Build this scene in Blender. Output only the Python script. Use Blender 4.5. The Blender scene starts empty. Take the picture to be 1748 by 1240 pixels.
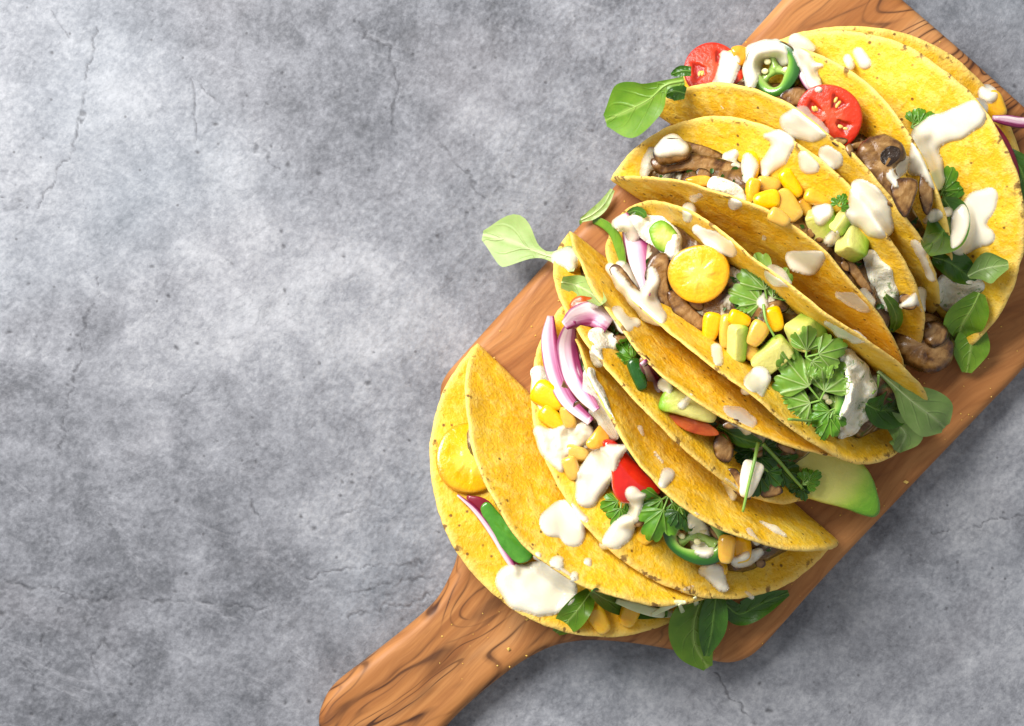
import bpy, math, random
import numpy as np
from mathutils import Vector, noise as mnoise
from mathutils.bvhtree import BVHTree
from mathutils.geometry import delaunay_2d_cdt

# ------------------------------------------------------------------ camera, light, exposure
# lengths are written in "px": 1 px = 0.25 mm on the table; x right, y down in the photo, z up from the table
S = 0.00025; H = 3600.0; CX, CY = 874.0, 620.0
scene = bpy.context.scene; COL = scene.collection
cd = bpy.data.cameras.new('camera'); cam = bpy.data.objects.new('camera', cd); COL.objects.link(cam)
cam.location = (0, 0, H*S); cd.sensor_width = 36.0; cd.lens = 36.0*H/1748.0
cd.clip_start = 0.05; cd.clip_end = 20.0; scene.camera = cam
cd.dof.use_dof = False; cd.dof.focus_distance = (H-190)*S; cd.dof.aperture_fstop = 20.0
W_ = bpy.data.worlds.new('World'); scene.world = W_; W_.use_nodes = True
bg = W_.node_tree.nodes['Background']; bg.inputs[0].default_value = (0.95, 0.97, 1.0, 1); bg.inputs[1].default_value = 0.44
ld = bpy.data.lights.new('window_light', 'AREA'); ld.shape = 'RECTANGLE'; ld.size = 0.58; ld.size_y = 0.58; ld.energy = 24
ld.color = (1.0, 0.975, 0.95)
lo = bpy.data.objects.new('window_light', ld); COL.objects.link(lo); lo.location = (-0.47, 0.54, 0.76)
lo.rotation_euler = (Vector((0.05, -0.03, 0.0))-Vector(lo.location)).to_track_quat('-Z', 'Y').to_euler()
vs = scene.view_settings; vs.view_transform = 'Standard'; vs.look = 'None'; vs.exposure = 0.0; vs.gamma = 1.0
scene.render.engine = 'CYCLES'

# ------------------------------------------------------------------ mesh helpers
random.seed(7); RNG = np.random.default_rng(11)
TREES = []
def P3(px, py, z):                        # the point at height z seen at photo pixel (px, py)
    f = (H-z)/H
    return np.array([(px-CX)*f, (CY-py)*f, z])
def to_px(V):
    V = np.asarray(V, float); f = H/(H-V[..., 2])
    return np.stack([CX+V[..., 0]*f, CY-V[..., 1]*f], -1)
def hit(px, py, default=0.0, skip=()):
    """first surface met at that pixel: (z, normal, name)"""
    o = Vector((0, 0, H)); d = Vector((px-CX, CY-py, -H)).normalized(); best = None
    for (t, x0, y0, x1, y1, nm) in TREES:
        if px < x0 or px > x1 or py < y0 or py > y1 or nm in skip: continue
        loc, nrm, idx, dist = t.ray_cast(o, d)
        if loc is not None and (best is None or dist < best[0]): best = (dist, loc.z, nrm, nm)
    return (best[1], best[2], best[3]) if best else (default, Vector((0, 0, 1)), None)
def hz(px, py, skip=()): return hit(px, py, 0.0, skip)[0]
def register(V, F, nm):
    q = to_px(V); TREES.append((BVHTree.FromPolygons([tuple(v) for v in V], [tuple(f) for f in F]),
                                q[:, 0].min(), q[:, 1].min(), q[:, 0].max(), q[:, 1].max(), nm))
def link(name, V, F, mat, parent=None, attrs=None, smooth=True, origin=None, solid=True):
    V = np.asarray(V, float)
    o0 = np.array([V[:, 0].mean(), V[:, 1].mean(), V[:, 2].min()]) if origin is None else np.asarray(origin, float)
    me = bpy.data.meshes.new(name)
    me.from_pydata([tuple(v) for v in ((V-o0)*S)], [], [tuple(int(i) for i in f) for f in F])
    if smooth: me.polygons.foreach_set('use_smooth', [True]*len(me.polygons))
    for k, a in (attrs or {}).items():
        a = np.asarray(a, float)
        if a.ndim == 1:
            at = me.attributes.new(k, 'FLOAT', 'POINT'); at.data.foreach_set('value', a)
        else:
            at = me.attributes.new(k, 'FLOAT_VECTOR', 'POINT'); at.data.foreach_set('vector', a.ravel())
    me.materials.append(mat); me.update()
    o = bpy.data.objects.new(name, me); COL.objects.link(o)
    if parent is not None:
        o.parent = parent; o.location = Vector(o0*S)-Vector(parent['_o'])
    else: o.location = Vector(o0*S)
    o['_o'] = [float(c) for c in o0*S]
    if solid: register(V, F, name)
    return o
def root_at(name, V):
    V = np.asarray(V, float); o0 = np.array([V[:, 0].mean(), V[:, 1].mean(), V[:, 2].min()])*S
    o = bpy.data.objects.new(name, None); COL.objects.link(o); o.location = Vector(o0); o.empty_display_size = .005; o['_o'] = [float(c) for c in o0]; return o
def link_part(name, V, F, mat, root, attrs):
    """one part made of some faces of a larger vertex list"""
    V = np.asarray(V, float); ids = sorted({i for f in F for i in f}); mp = {i: j for j, i in enumerate(ids)}
    return link(name, V[ids], [tuple(mp[i] for i in f) for f in F], mat, root, {k: np.asarray(a, float)[ids] for k, a in attrs.items()})
def tag(o, label, cat, group=None, kind=None):
    o['label'] = label; o['category'] = cat
    if group: o['group'] = group
    if kind: o['kind'] = kind
    return o
def nz(p, sc, seed=0.0): return mnoise.noise(Vector((p[0]/sc+seed*7.31, p[1]/sc-seed*3.17, (p[2] if len(p) > 2 else 0)/sc+seed*1.7)))
def nzv(V, sc, seed=0.0): return np.array([nz(v, sc, seed) for v in V])
def spline(pts, n, closed=False):
    p = np.asarray(pts, float); m = len(p)
    if closed: q = np.vstack([p[-1], p, p[0], p[1]]); seg = m
    else: q = np.vstack([2*p[0]-p[1], p, 2*p[-1]-p[-2]]); seg = m-1
    out = []
    for t in np.linspace(0, seg, n, endpoint=not closed):
        i = min(int(t), seg-1); u = t-i; a, b, c, d = q[i], q[i+1], q[i+2], q[i+3]
        out.append(.5*((2*b)+(c-a)*u+(2*a-5*b+4*c-d)*u*u+(3*b-a-3*c+d)*u**3))
    return np.array(out)
def grid_faces(nu, nv, wrap_v=False, off=0):
    F = []
    for i in range(nu-1):
        for j in range(nv if wrap_v else nv-1):
            k = (j+1) % nv
            F.append((off+i*nv+j, off+i*nv+k, off+(i+1)*nv+k, off+(i+1)*nv+j))
    return F
def basis(n=(0, 0, 1), rot=0.0):
    n = np.array(n, float); n /= np.linalg.norm(n); r = math.radians(rot)
    x = np.array([math.cos(r), -math.sin(r), 0.0])          # rot: clockwise degrees in the photo
    x = x-n*(x@n); x /= np.linalg.norm(x)
    return np.stack([x, np.cross(n, x), n])
def lift_points(V, amt=1.0): return V

# ------------------------------------------------------------------ material helpers
class Mat:
    def __init__(s, name, rough=0.5, spec=0.5, sss=0.0, sssr=(1, .6, .3), sssc=0.0015, coat=0.0):
        s.m = bpy.data.materials.new(name); s.m.use_nodes = True; s.t = s.m.node_tree; s.n = s.t.nodes; s.l = s.t.links
        s.b = s.n['Principled BSDF']; s.b.inputs['Roughness'].default_value = rough
        s.b.inputs['Specular IOR Level'].default_value = spec
        if sss:
            s.b.inputs['Subsurface Weight'].default_value = sss; s.b.inputs['Subsurface Radius'].default_value = sssr
            s.b.inputs['Subsurface Scale'].default_value = sssc
        if coat: s.b.inputs['Coat Weight'].default_value = coat; s.b.inputs['Coat Roughness'].default_value = 0.12
        s.h = None
    def new(s, t, **k):
        x = s.n.new(t)
        for a, v in k.items(): setattr(x, a, v)
        return x
    def put(s, sock, v):
        if v is None: return
        if hasattr(v, 'is_linked') or hasattr(v, 'links'): s.l.new(v, sock)
        else:
            if isinstance(v, tuple) and len(v) == 3 and sock.type == 'RGBA': v = v+(1,)
            sock.default_value = v
    def coord(s, scale=(1, 1, 1), rot=(0, 0, 0), loc=(0, 0, 0), src=None):
        v = src or s.new('ShaderNodeTexCoord').outputs['Object']
        if any(rot):
            r = s.new('ShaderNodeMapping'); r.inputs['Rotation'].default_value = rot; s.l.new(v, r.inputs[0]); v = r.outputs[0]
        mp = s.new('ShaderNodeMapping'); mp.inputs['Scale'].default_value = scale; mp.inputs['Location'].default_value = loc
        s.l.new(v, mp.inputs[0]); return mp.outputs[0]
    def geo(s): return s.new('ShaderNodeNewGeometry').outputs['Position']
    def rnd(s): return s.new('ShaderNodeObjectInfo').outputs['Random']
    def attr(s, k, vec=False):
        a = s.new('ShaderNodeAttribute'); a.attribute_name = k; return a.outputs['Vector' if vec else 'Fac']
    def noise(s, sc, det=3, rough=.55, dist=0.0, vec=None, col=False):
        x = s.new('ShaderNodeTexNoise'); x.inputs['Scale'].default_value = sc; x.inputs['Detail'].default_value = det
        x.inputs['Roughness'].default_value = rough; x.inputs['Distortion'].default_value = dist
        s.l.new(vec or s.geo(), x.inputs['Vector']); return x.outputs['Color' if col else 'Fac']
    def vor(s, sc, feat='F1', vec=None, out='Distance', rand=1.0):
        x = s.new('ShaderNodeTexVoronoi'); x.feature = feat; x.inputs['Scale'].default_value = sc
        x.inputs['Randomness'].default_value = rand
        s.l.new(vec or s.geo(), x.inputs['Vector']); return x.outputs[out]
    def ramp(s, f, *st, interp='LINEAR'):
        x = s.new('ShaderNodeValToRGB'); x.color_ramp.interpolation = interp; e = x.color_ramp.elements
        while len(e) < len(st): e.new(0.5)
        for i, (p, c) in enumerate(st):
            e[i].position = p; e[i].color = (c, c, c, 1) if not isinstance(c, tuple) else c+(1,)
        s.put(x.inputs[0], f); return x.outputs[0]
    def mix(s, f, a, b, mode='MIX'):
        x = s.new('ShaderNodeMix'); x.data_type = 'RGBA'; x.blend_type = mode
        s.put(x.inputs[0], f); s.put(x.inputs[6], a); s.put(x.inputs[7], b); return x.outputs[2]
    def ma(s, op, a, b=None, c=None, clamp=False):
        x = s.new('ShaderNodeMath'); x.operation = op; x.use_clamp = clamp
        s.put(x.inputs[0], a); s.put(x.inputs[1], b); s.put(x.inputs[2], c); return x.outputs[0]
    def vm(s, op, a, b=None, out=0):
        x = s.new('ShaderNodeVectorMath'); x.operation = op; s.put(x.inputs[0], a); s.put(x.inputs[1], b); return x.outputs[out]
    def sep(s, v):
        x = s.new('ShaderNodeSeparateXYZ'); s.l.new(v, x.inputs[0]); return x.outputs
    def bump(s, h, dist, strength=1.0):
        x = s.new('ShaderNodeBump'); x.inputs['Distance'].default_value = dist; x.inputs['Strength'].default_value = strength
        s.put(x.inputs['Height'], h)
        if s.h is not None: s.l.new(s.h, x.inputs['Normal'])
        s.h = x.outputs[0]; s.l.new(s.h, s.b.inputs['Normal'])
    def col(s, c): s.put(s.b.inputs['Base Color'], c)
    def ro(s, v): s.put(s.b.inputs['Roughness'], v)
# ------------------------------------------------------------------ materials
def m_table():
    M = Mat('plaster', rough=.62, spec=.35); g = M.geo()
    big = M.noise(7, 4, .6, .4, g); mid = M.noise(38, 8, .72, .3, g); fine = M.noise(420, 6, .75, 0, g)
    st = M.noise(26, 9, .75, .8, M.coord((1, 2.6, 1), (0, 0, .5), src=g))
    v = M.ma('MULTIPLY_ADD', big, .56, M.ma('MULTIPLY_ADD', mid, .55, M.ma('MULTIPLY', fine, .42)))
    mac = M.noise(3.4, 3, .55, .3, M.coord(loc=(.35, .2, 0), src=g))
    v = M.ma('MULTIPLY_ADD', M.ma('SUBTRACT', mac, .5), .42, v)
    c = M.ramp(v, (.52, (.052, .055, .063)), (.65, (.120, .125, .141)), (.78, (.225, .232, .255)), (.94, (.38, .387, .41)))
    sc = M.ramp(st, (.56, 0.0), (.70, 1.0)); c = M.mix(M.ma('MULTIPLY', sc, .42), c, (.40, .405, .435))
    dk = M.ramp(M.noise(75, 9, .78, .5, M.coord((1, 2.2, 1), (0, 0, -.6), src=g)), (.54, 0.0), (.66, 1.0)); c = M.mix(M.ma('MULTIPLY', dk, .40), c, (.085, .087, .098))
    bl = M.ramp(M.noise(5, 2, .5, 0, g), (.55, 0.0), (.72, 1.0)); c = M.mix(M.ma('MULTIPLY', bl, .22), c, (.24, .31, .37))
    pk = M.ramp(M.noise(11, 3, .5, 0, M.coord(loc=(3, 1, 0), src=g)), (.56, 0.0), (.75, 1.0)); c = M.mix(M.ma('MULTIPLY', pk, .15), c, (.34, .31, .32))
    sp = M.ramp(M.vor(95, vec=g), (.035, 1.0), (.075, 0.0)); c = M.mix(M.ma('MULTIPLY', sp, .6), c, (.055, .055, .06))
    ck = M.attr('crack'); pit = M.attr('pit'); c = M.mix(M.ma('MULTIPLY', pit, .8), c, (.05, .05, .056))
    c = M.mix(M.ma('MULTIPLY', ck, .60), c, (.045, .045, .052)); M.col(c)
    M.bump(M.noise(260, 6, .70, .6, M.coord((1, 1.7, 1), (0, 0, -.9), src=g)), .0006, .6)
    M.bump(fine, .0004, .6)
    M.ro(M.ramp(mid, (.3, .50), (.7, .78)))
    return M.m
def m_wood():
    M = Mat('olive_wood', rough=.55, spec=.30); g = M.geo()
    wv = M.vm('SCALE', M.vm('SUBTRACT', M.noise(9, 3, .5, 0, g, True), (.5, .5, .5)), None); wv.node.inputs['Scale'].default_value = .035
    gw = M.vm('ADD', g, wv)
    al = M.coord((7, 70, 7), (0, 0, -math.radians(40)), src=gw)
    fi = M.coord((30, 420, 30), (0, 0, -math.radians(44)), src=gw)
    n1 = M.noise(1.0, 4, .55, .6, al); n2 = M.noise(1.0, 3, .6, .2, fi)
    c = M.ramp(n1, (.26, (.17, .055, .014)), (.42, (.33, .125, .033)), (.58, (.46, .20, .062)), (.80, (.56, .29, .12)))
    c = M.mix(M.ma('MULTIPLY', M.ramp(n2, (.45, 0.0), (.68, 1.0)), .45), c, (.20, .062, .015))
    # dark figure of olive wood, strong in the handle and at the far end
    ax = M.coord((1, 1, 1), (0, 0, -math.radians(45)), src=g); u = M.sep(ax)[0]
    mask = M.ma('MAXIMUM', M.ramp(M.ma('ADD', u, .5), (.42, 1.0), (.48, 0.0)), M.ramp(M.ma('ADD', u, .5), (.68, 0.0), (.73, .9)))
    f1 = M.noise(1.0, 2, .45, .9, M.coord((8, 34, 8), (0, 0, -math.radians(30)), loc=(.3, .1, 0), src=gw))
    rid = M.ramp(M.ma('ABSOLUTE', M.ma('SINE', M.ma('MULTIPLY', f1, 46.0))), (.12, 1.0), (.30, .42), (.65, 0.0))
    f2 = M.noise(1.0, 2, .5, .5, M.coord((5, 30, 5), (0, 0, -math.radians(36)), loc=(1.3, .7, 0), src=gw))
    rid2 = M.ramp(M.ma('ABSOLUTE', M.ma('SINE', M.ma('MULTIPLY', f2, 17.0))), (.05, 1.0), (.16, .3), (.34, 0.0))
    bro = M.ramp(M.noise(30, 3, .55, .3, M.coord((.5, 1, 1), (0, 0, -.6), src=g)), (.38, .0), (.54, 1.0))
    d = M.ma('MULTIPLY', M.ma('MAXIMUM', M.ma('MULTIPLY', rid, bro), M.ma('MULTIPLY', rid2, M.ma('MULTIPLY_ADD', bro, -.9, 1.0))), M.ma('ADD', mask, .12), clamp=True)
    c = M.mix(M.ma('MULTIPLY', d, .96), c, (.045, .014, .006)); M.col(c)
    M.ro(M.ramp(n2, (.3, .46), (.7, .64))); M.bump(n2, .0003, .5); M.bump(n1, .0006, .3)
    return M.m
def m_shell():
    M = Mat('corn_tortilla', rough=.50, spec=.40, sss=.12, sssr=(1, .55, .12), sssc=.0022); o = M.new('ShaderNodeTexCoord').outputs['Object']
    r = M.rnd(); off = M.vm('ADD', o, M.vm('SCALE', (13.0, 7.0, 3.0), None)); off.node.inputs[1].links[0].from_node.inputs['Scale'].default_value = 1.0
    M.l.new(r, off.node.inputs[1].links[0].from_node.inputs['Scale']); o = off
    rim = M.attr('rim'); inn = M.attr('inner')
    big = M.noise(24, 4, .6, .4, o); grain = M.noise(520, 4, .65, 0, o); mid = M.noise(150, 4, .65, .3, o)
    c = M.ramp(big, (.30, (.76, .40, .008)), (.50, (.84, .49, .014)), (.70, (.87, .57, .035)))
    c = M.mix(M.ma('MULTIPLY', M.ramp(mid, (.48, 0.0), (.60, 1.0)), .55), c, (.92, .66, .14))
    c = M.mix(M.ma('MULTIPLY', M.ramp(grain, (.52, 0.0), (.70, 1.0)), .32), c, (.90, .68, .18))
    c = M.mix(M.ma('MULTIPLY', M.ramp(grain, (.30, 1.0), (.42, 0.0)), .22), c, (.62, .31, .012))
    c = M.mix(M.ma('MULTIPLY', inn, .15), c, (.82, .45, .018))
    st = M.ramp(M.noise(16, 3, .6, .8, M.coord(loc=(2, 5, 1), src=o)), (.60, 0.0), (.74, 1.0)); c = M.mix(M.ma('MULTIPLY', st, .26), c, (.70, .30, .012))
    edge = M.ramp(rim, (.955, 0.0), (.995, 1.0)); c = M.mix(M.ma('MULTIPLY', edge, .45), c, (.86, .66, .25))
    # toasted specks
    vd = M.vor(300, vec=o); pick = M.vor(300, vec=o, out='Color'); ps = M.sep(pick)
    big_sp = M.ma('MULTIPLY', M.ramp(vd, (.14, 1.0), (.27, 0.0)), M.ramp(ps[0], (.87, 0.0), (.885, 1.0)))
    vd2 = M.vor(620, vec=o); ps2 = M.sep(M.vor(620, vec=o, out='Color'))
    sm_sp = M.ma('MULTIPLY', M.ramp(vd2, (.12, 1.0), (.30, 0.0)), M.ramp(ps2[1], (.80, 0.0), (.82, 1.0)))
    ed_sp = M.ma('MULTIPLY', M.ramp(M.noise(190, 3, .6, 0, o), (.60, 0.0), (.66, 1.0)), M.ramp(rim, (.93, 0.0), (.985, 1.0)))
    c = M.mix(M.ma('MULTIPLY', sm_sp, .50), c, (.33, .13, .01))
    c = M.mix(M.ma('MULTIPLY', M.ma('MAXIMUM', big_sp, ed_sp), .85), c, (.12, .045, .008)); M.col(c)
    M.bump(M.noise(70, 4, .6, .3, o), .0016, .45); M.bump(mid, .0010, .55); M.bump(grain, .0008, .8)
    M.ro(M.ramp(big, (.3, .42), (.7, .60)))
    return M.m
def simple(name, stops, sc=120, rough=.35, sss=.0, sssr=(1, .6, .3), sssc=.002, bump=None, coat=0., det=4, var=0.0, spec=.5):
    M = Mat(name, rough=rough, spec=spec, sss=sss, sssr=sssr, sssc=sssc, coat=coat); o = M.coord()
    off = M.vm('ADD', o, M.new('ShaderNodeCombineXYZ').outputs[0]); M.l.new(M.rnd(), off.node.inputs[1].links[0].from_node.inputs[0])
    c = M.ramp(M.noise(sc, det, .6, .4, off), *stops)
    if var:
        hs = M.new('ShaderNodeHueSaturation'); M.l.new(M.ma('MULTIPLY_ADD', M.rnd(), var, 1-var*.5), hs.inputs['Value']); M.l.new(c, hs.inputs['Color']); c = hs.outputs[0]
    M.col(c)
    if bump: M.bump(M.noise(bump[0], 4, .6, .3, off), bump[1], bump[2] if len(bump) > 2 else .6)
    return M
def m_leaf(name, dark, light, rib, rough=.38, under=None):
    M = Mat(name, rough=rough, spec=.5, sss=.15, sssr=(.3, 1, .2), sssc=.001); ac = M.attr('across'); al = M.attr('along')
    n = M.noise(90, 4, .6, .3, M.coord()); c = M.ramp(n, (.3, dark), (.7, light))
    a = M.ma('ABSOLUTE', ac); c = M.mix(M.ma('MULTIPLY', M.ramp(a, (.03, 1.0), (.13, 0.0)), .65), c, rib)
    # side veins run outward and forward from the rib
    ph = M.ma('SINE', M.ma('MULTIPLY', M.ma('ADD', M.ma('MULTIPLY_ADD', a, -.35, al), M.ma('MULTIPLY', n, .06)), 30.0))
    vv = M.ma('MULTIPLY', M.ramp(ph, (.80, 0.0), (1.0, 1.0)), M.ramp(a, (.06, 1.0), (.85, 0.0))); c = M.mix(M.ma('MULTIPLY', vv, .16), c, rib); M.col(c)
    M.bump(M.ma('MULTIPLY', vv, -1.0), .0005, .6); M.bump(n, .0006, .4)
    tr = M.new('ShaderNodeBsdfTranslucent'); M.l.new(c, tr.inputs[0]); mx = M.new('ShaderNodeMixShader'); mx.inputs[0].default_value = .22
    out = M.n['Material Output']; M.l.new(M.b.outputs[0], mx.inputs[1]); M.l.new(tr.outputs[0], mx.inputs[2]); M.l.new(mx.outputs[0], out.inputs[0])
    return M.m
def m_cilantro(name='cilantro', dark=(.055, .20, .008), light=(.17, .40, .025), vein=(.34, .54, .11)):
    M = Mat(name, rough=.33, spec=.5, sss=.1, sssr=(.3, 1, .2), sssc=.001); v = M.attr('vein'); n = M.noise(120, 4, .6, .3, M.coord())
    c = M.ramp(n, (.3, dark), (.7, light)); c = M.mix(M.ma('MULTIPLY', M.ramp(v, (.72, 0.0), (1.0, 1.0)), .6), c, vein); M.col(c)
    M.bump(M.ma('MULTIPLY', v, -1.0), .0005, .8)
    tr = M.new('ShaderNodeBsdfTranslucent'); M.l.new(c, tr.inputs[0]); mx = M.new('ShaderNodeMixShader'); mx.inputs[0].default_value = .25
    M.l.new(M.b.outputs[0], mx.inputs[1]); M.l.new(tr.outputs[0], mx.inputs[2]); M.l.new(mx.outputs[0], M.n['Material Output'].inputs[0])
    return M.m
def m_onion():
    M = Mat('red_onion', rough=.28, spec=.5, sss=.35, sssr=(1, .7, .8), sssc=.002); a = M.attr('across'); al = M.attr('along')
    n = M.noise(100, 3, .5, .4, M.coord())
    st = M.noise(1.0, 3, .5, 0, None); cmb = M.new('ShaderNodeCombineXYZ'); M.l.new(M.ma('MULTIPLY', a, 5.0), cmb.inputs[0]); M.l.new(M.ma('MULTIPLY', al, 1.2), cmb.inputs[1])
    M.l.new(M.rnd(), cmb.inputs[2]); M.l.new(cmb.outputs[0], st.node.inputs['Vector'])
    c = M.ramp(M.ma('MULTIPLY_ADD', M.ma('SUBTRACT', st, .5), .8, a), (.0, (.14, .008, .045)), (.16, (.25, .025, .10)), (.34, (.46, .17, .30)), (.56, (.64, .42, .50)), (.84, (.78, .66, .66)), (.97, (.28, .05, .15)))
    M.col(c); M.bump(st, .0006, .5); return M.m
def m_tomato(name, skin, flesh, core, gel, hollow=1.0, wet=.12, ssw=.3):
    M = Mat(name, rough=.30-wet*.2, spec=.45, sss=ssw, sssr=(1, .45, .1), sssc=.0026, coat=wet); L = M.attr('loc', True); s = M.sep(L)
    face = M.ramp(s[2], (.49, 0.0), (.52, 1.0))             # loc.z: cut face high, skin low
    x = M.ma('SUBTRACT', s[0], .5); y = M.ma('SUBTRACT', s[1], .5)
    rr = M.ma('MULTIPLY', M.ma('SQRT', M.ma('ADD', M.ma('MULTIPLY', x, x), M.ma('MULTIPLY', y, y))), 2.0)
    n = M.noise(4, 5, .65, .6, L); n2 = M.noise(16, 4, .6, .3, L); rw = M.ma('ADD', rr, M.ma('MULTIPLY', M.ma('SUBTRACT', n, .5), .34))
    ang = M.ma('ARCTAN2', y, x); ray = M.ma('SINE', M.ma('MULTIPLY_ADD', ang, 13.0, M.ma('MULTIPLY', n, 9.0)))
    loc_ = M.ma('MULTIPLY', M.attr('gel'), hollow)
    c = M.ramp(rw, (.0, core), (.30, core), (.55, flesh), (.86, flesh), (.98, skin))
    c = M.mix(M.ma('MULTIPLY', M.ma('MULTIPLY', M.ramp(ray, (.2, 0.0), (1.0, 1.0)), M.ramp(rw, (.1, 0.0), (.3, 1.0), (.55, .7), (.75, 0.0))), .35), c, core)
    c = M.mix(loc_, c, gel); c = M.mix(face, skin, c); M.col(c)
    M.bump(M.ma('MULTIPLY', n2, face), .0008, .5)
    return M.m
def m_pepper():
    M = Mat('green_chilli', rough=.20, spec=.5, sss=.1, sssr=(.4, 1, .2), sssc=.001, coat=.35); a = M.attr('across'); n = M.noise(160, 4, .6, .3, M.coord())
    c = M.ramp(M.ma('MULTIPLY_ADD', M.ma('SUBTRACT', n, .5), .25, a), (.0, (.38, .52, .14)), (.22, (.20, .40, .05)), (.42, (.065, .23, .016)), (.62, (.020, .105, .009)), (1.0, (.009, .055, .007)))
    M.col(c); return M.m
def m_avocado():
    M = Mat('avocado', rough=.36, spec=.45, sss=.25, sssr=(.8, 1, .3), sssc=.002); a = M.attr('across'); n = M.noise(110, 5, .65, .5, M.coord())
    c = M.ramp(M.ma('MULTIPLY_ADD', M.ma('SUBTRACT', n, .5), .35, a), (.0, (.70, .66, .20)), (.40, (.56, .60, .13)), (.70, (.33, .50, .05)), (.95, (.14, .34, .018)))
    M.col(c); M.bump(n, .0014, .7); return M.m
def m_mushroom():
    M = Mat('fried_mushroom', rough=.30, spec=.5, sss=.08, sssc=.001, coat=.2); o = M.coord(); d = M.attr('across')
    n = M.noise(62, 5, .60, .5, o); f = M.noise(300, 4, .60, .3, M.coord((1, .5, 1), (0, 0, .8)))
    v = M.ma('ADD', M.ma('MULTIPLY', n, .74), M.ma('MULTIPLY', f, .26)); v = M.ma('SUBTRACT', v, M.ma('MULTIPLY', M.ramp(d, (.72, 0.0), (.98, 1.0)), .13))
    c = M.ramp(v, (.30, (.014, .006, .002)), (.39, (.085, .032, .008)), (.47, (.24, .120, .032)), (.56, (.43, .255, .095)), (.68, (.64, .47, .25)))
    M.col(c); M.bump(n, .0016, .6); M.bump(f, .0006, .6); M.ro(M.ramp(f, (.35, .18), (.65, .5))); return M.m
def m_cream(name='cream_sauce', herb=False, tint=(.89, .825, .655)):
    M = Mat(name, rough=.20, spec=.5, sss=.4, sssr=(1, .8, .5), sssc=.0015); o = M.geo()
    c = M.ramp(M.noise(60, 3, .5, 0, o), (.35, tuple(t*.97 for t in tint)), (.65, tint))
    if herb:
        h = M.ramp(M.noise(260, 3, .6, .3, o), (.61, 0.0), (.67, 1.0)); c = M.mix(M.ma('MULTIPLY', h, .75), c, (.16, .30, .06))
        y = M.ramp(M.noise(90, 3, .6, .3, o), (.55, 0.0), (.72, 1.0)); c = M.mix(M.ma('MULTIPLY', y, .5), c, (.66, .64, .34))
        M.bump(M.noise(190, 5, .65, .4, o), .0022, .8)
    else: M.bump(M.noise(60, 2, .5, 0, o), .0012, .25)
    M.col(c)
    if not herb:
        tr = M.new('ShaderNodeBsdfTransparent'); mx = M.new('ShaderNodeMixShader'); M.l.new(M.ramp(M.attr('body'), (.0, .30), (.30, .86), (.60, 1.0)), mx.inputs[0])
        M.l.new(tr.outputs[0], mx.inputs[1]); M.l.new(M.b.outputs[0], mx.inputs[2]); M.l.new(mx.outputs[0], M.n['Material Output'].inputs[0])
        M.b.inputs['Coat Weight'].default_value = .25; M.b.inputs['Coat Roughness'].default_value = .08
    return M.m
def m_bed():
    M = Mat('chopped_filling', rough=.35, spec=.5, sss=.1, sssc=.001); o = M.geo(); n = M.noise(85, 5, .65, .8, o)
    c = M.ramp(n, (.32, (.022, .010, .003)), (.46, (.085, .038, .010)), (.58, (.20, .10, .025)), (.70, (.36, .24, .07)))
    h = M.ramp(M.noise(130, 3, .6, .4, M.coord(loc=(1, 4, 2), src=o)), (.58, 0.0), (.66, 1.0)); c = M.mix(M.ma('MULTIPLY', h, .8), c, (.05, .12, .015))
    w = M.ramp(M.noise(55, 4, .6, .6, M.coord(loc=(4, 1, 3), src=o)), (.57, 0.0), (.64, 1.0)); c = M.mix(M.ma('MULTIPLY', w, .85), c, (.72, .68, .50)); M.col(c)
    M.bump(n, .003, .8); return M.m
TABLE = m_table(); WOOD = m_wood(); SHELL = m_shell()
def m_corn():
    M = Mat('corn', rough=.22, spec=.5, sss=.35, sssr=(1, .6, .1), sssc=.003, coat=.3); al = M.attr('along'); n = M.noise(170, 4, .6, .4, M.coord())
    c = M.ramp(n, (.3, (.82, .40, .010)), (.55, (.87, .50, .014)), (.8, (.88, .57, .03))); tip = M.ma('MULTIPLY_ADD', M.ma('SUBTRACT', n, .5), .5, al)
    c = M.mix(M.ramp(tip, (.80, 0.0), (1.0, .22)), c, (.88, .72, .30)); hs = M.new('ShaderNodeHueSaturation'); M.l.new(M.ma('MULTIPLY_ADD', M.rnd(), .28, .80), hs.inputs['Value'])
    M.l.new(M.ma('MULTIPLY_ADD', M.rnd(), .16, .90), hs.inputs['Saturation']); M.l.new(c, hs.inputs['Color']); M.col(hs.outputs[0]); M.bump(n, .0006, .5); return M.m
CORN = m_corn()
LETT = m_leaf('lamb_lettuce', (.105, .245, .010), (.20, .36, .022), (.36, .50, .11))
LETTD = m_leaf('dark_lettuce', (.034, .115, .008), (.072, .195, .014), (.16, .30, .045), .30)
LETTP = m_leaf('pale_lettuce', (.30, .44, .11), (.44, .56, .20), (.58, .66, .34), .45)
LETTG = m_leaf('grey_green_lettuce', (.16, .27, .06), (.24, .36, .10), (.38, .49, .19), .40)
CIL = m_cilantro(); CILL = m_cilantro('pale_cilantro', (.13, .31, .025), (.28, .46, .075), (.56, .66, .30)); CILD = m_cilantro('dark_cilantro', (.020, .075, .008), (.055, .165, .020), (.14, .28, .06))
STEM = simple('herb_stem', ((.3, (.16, .33, .05)), (.7, (.28, .46, .09))), 60, .35, .2, (.3, 1, .2), .001).m
ONION = m_onion(); PEPPER = m_pepper(); AVO = m_avocado(); MUSH = m_mushroom()
TOMR = m_tomato('red_tomato', (.58, .018, .006), (.64, .042, .012), (.66, .085, .03), (.36, .012, .004))
TOMY = m_tomato('yellow_tomato', (.76, .33, .006), (.84, .48, .010), (.90, .72, .11), (.78, .43, .010), .35, .55, .5)
REDP = simple('red_pepper', ((.3, (.46, .006, .004)), (.7, (.66, .022, .008))), 70, .16, .15, (1, .2, .1), .002, None, .5).m
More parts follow.
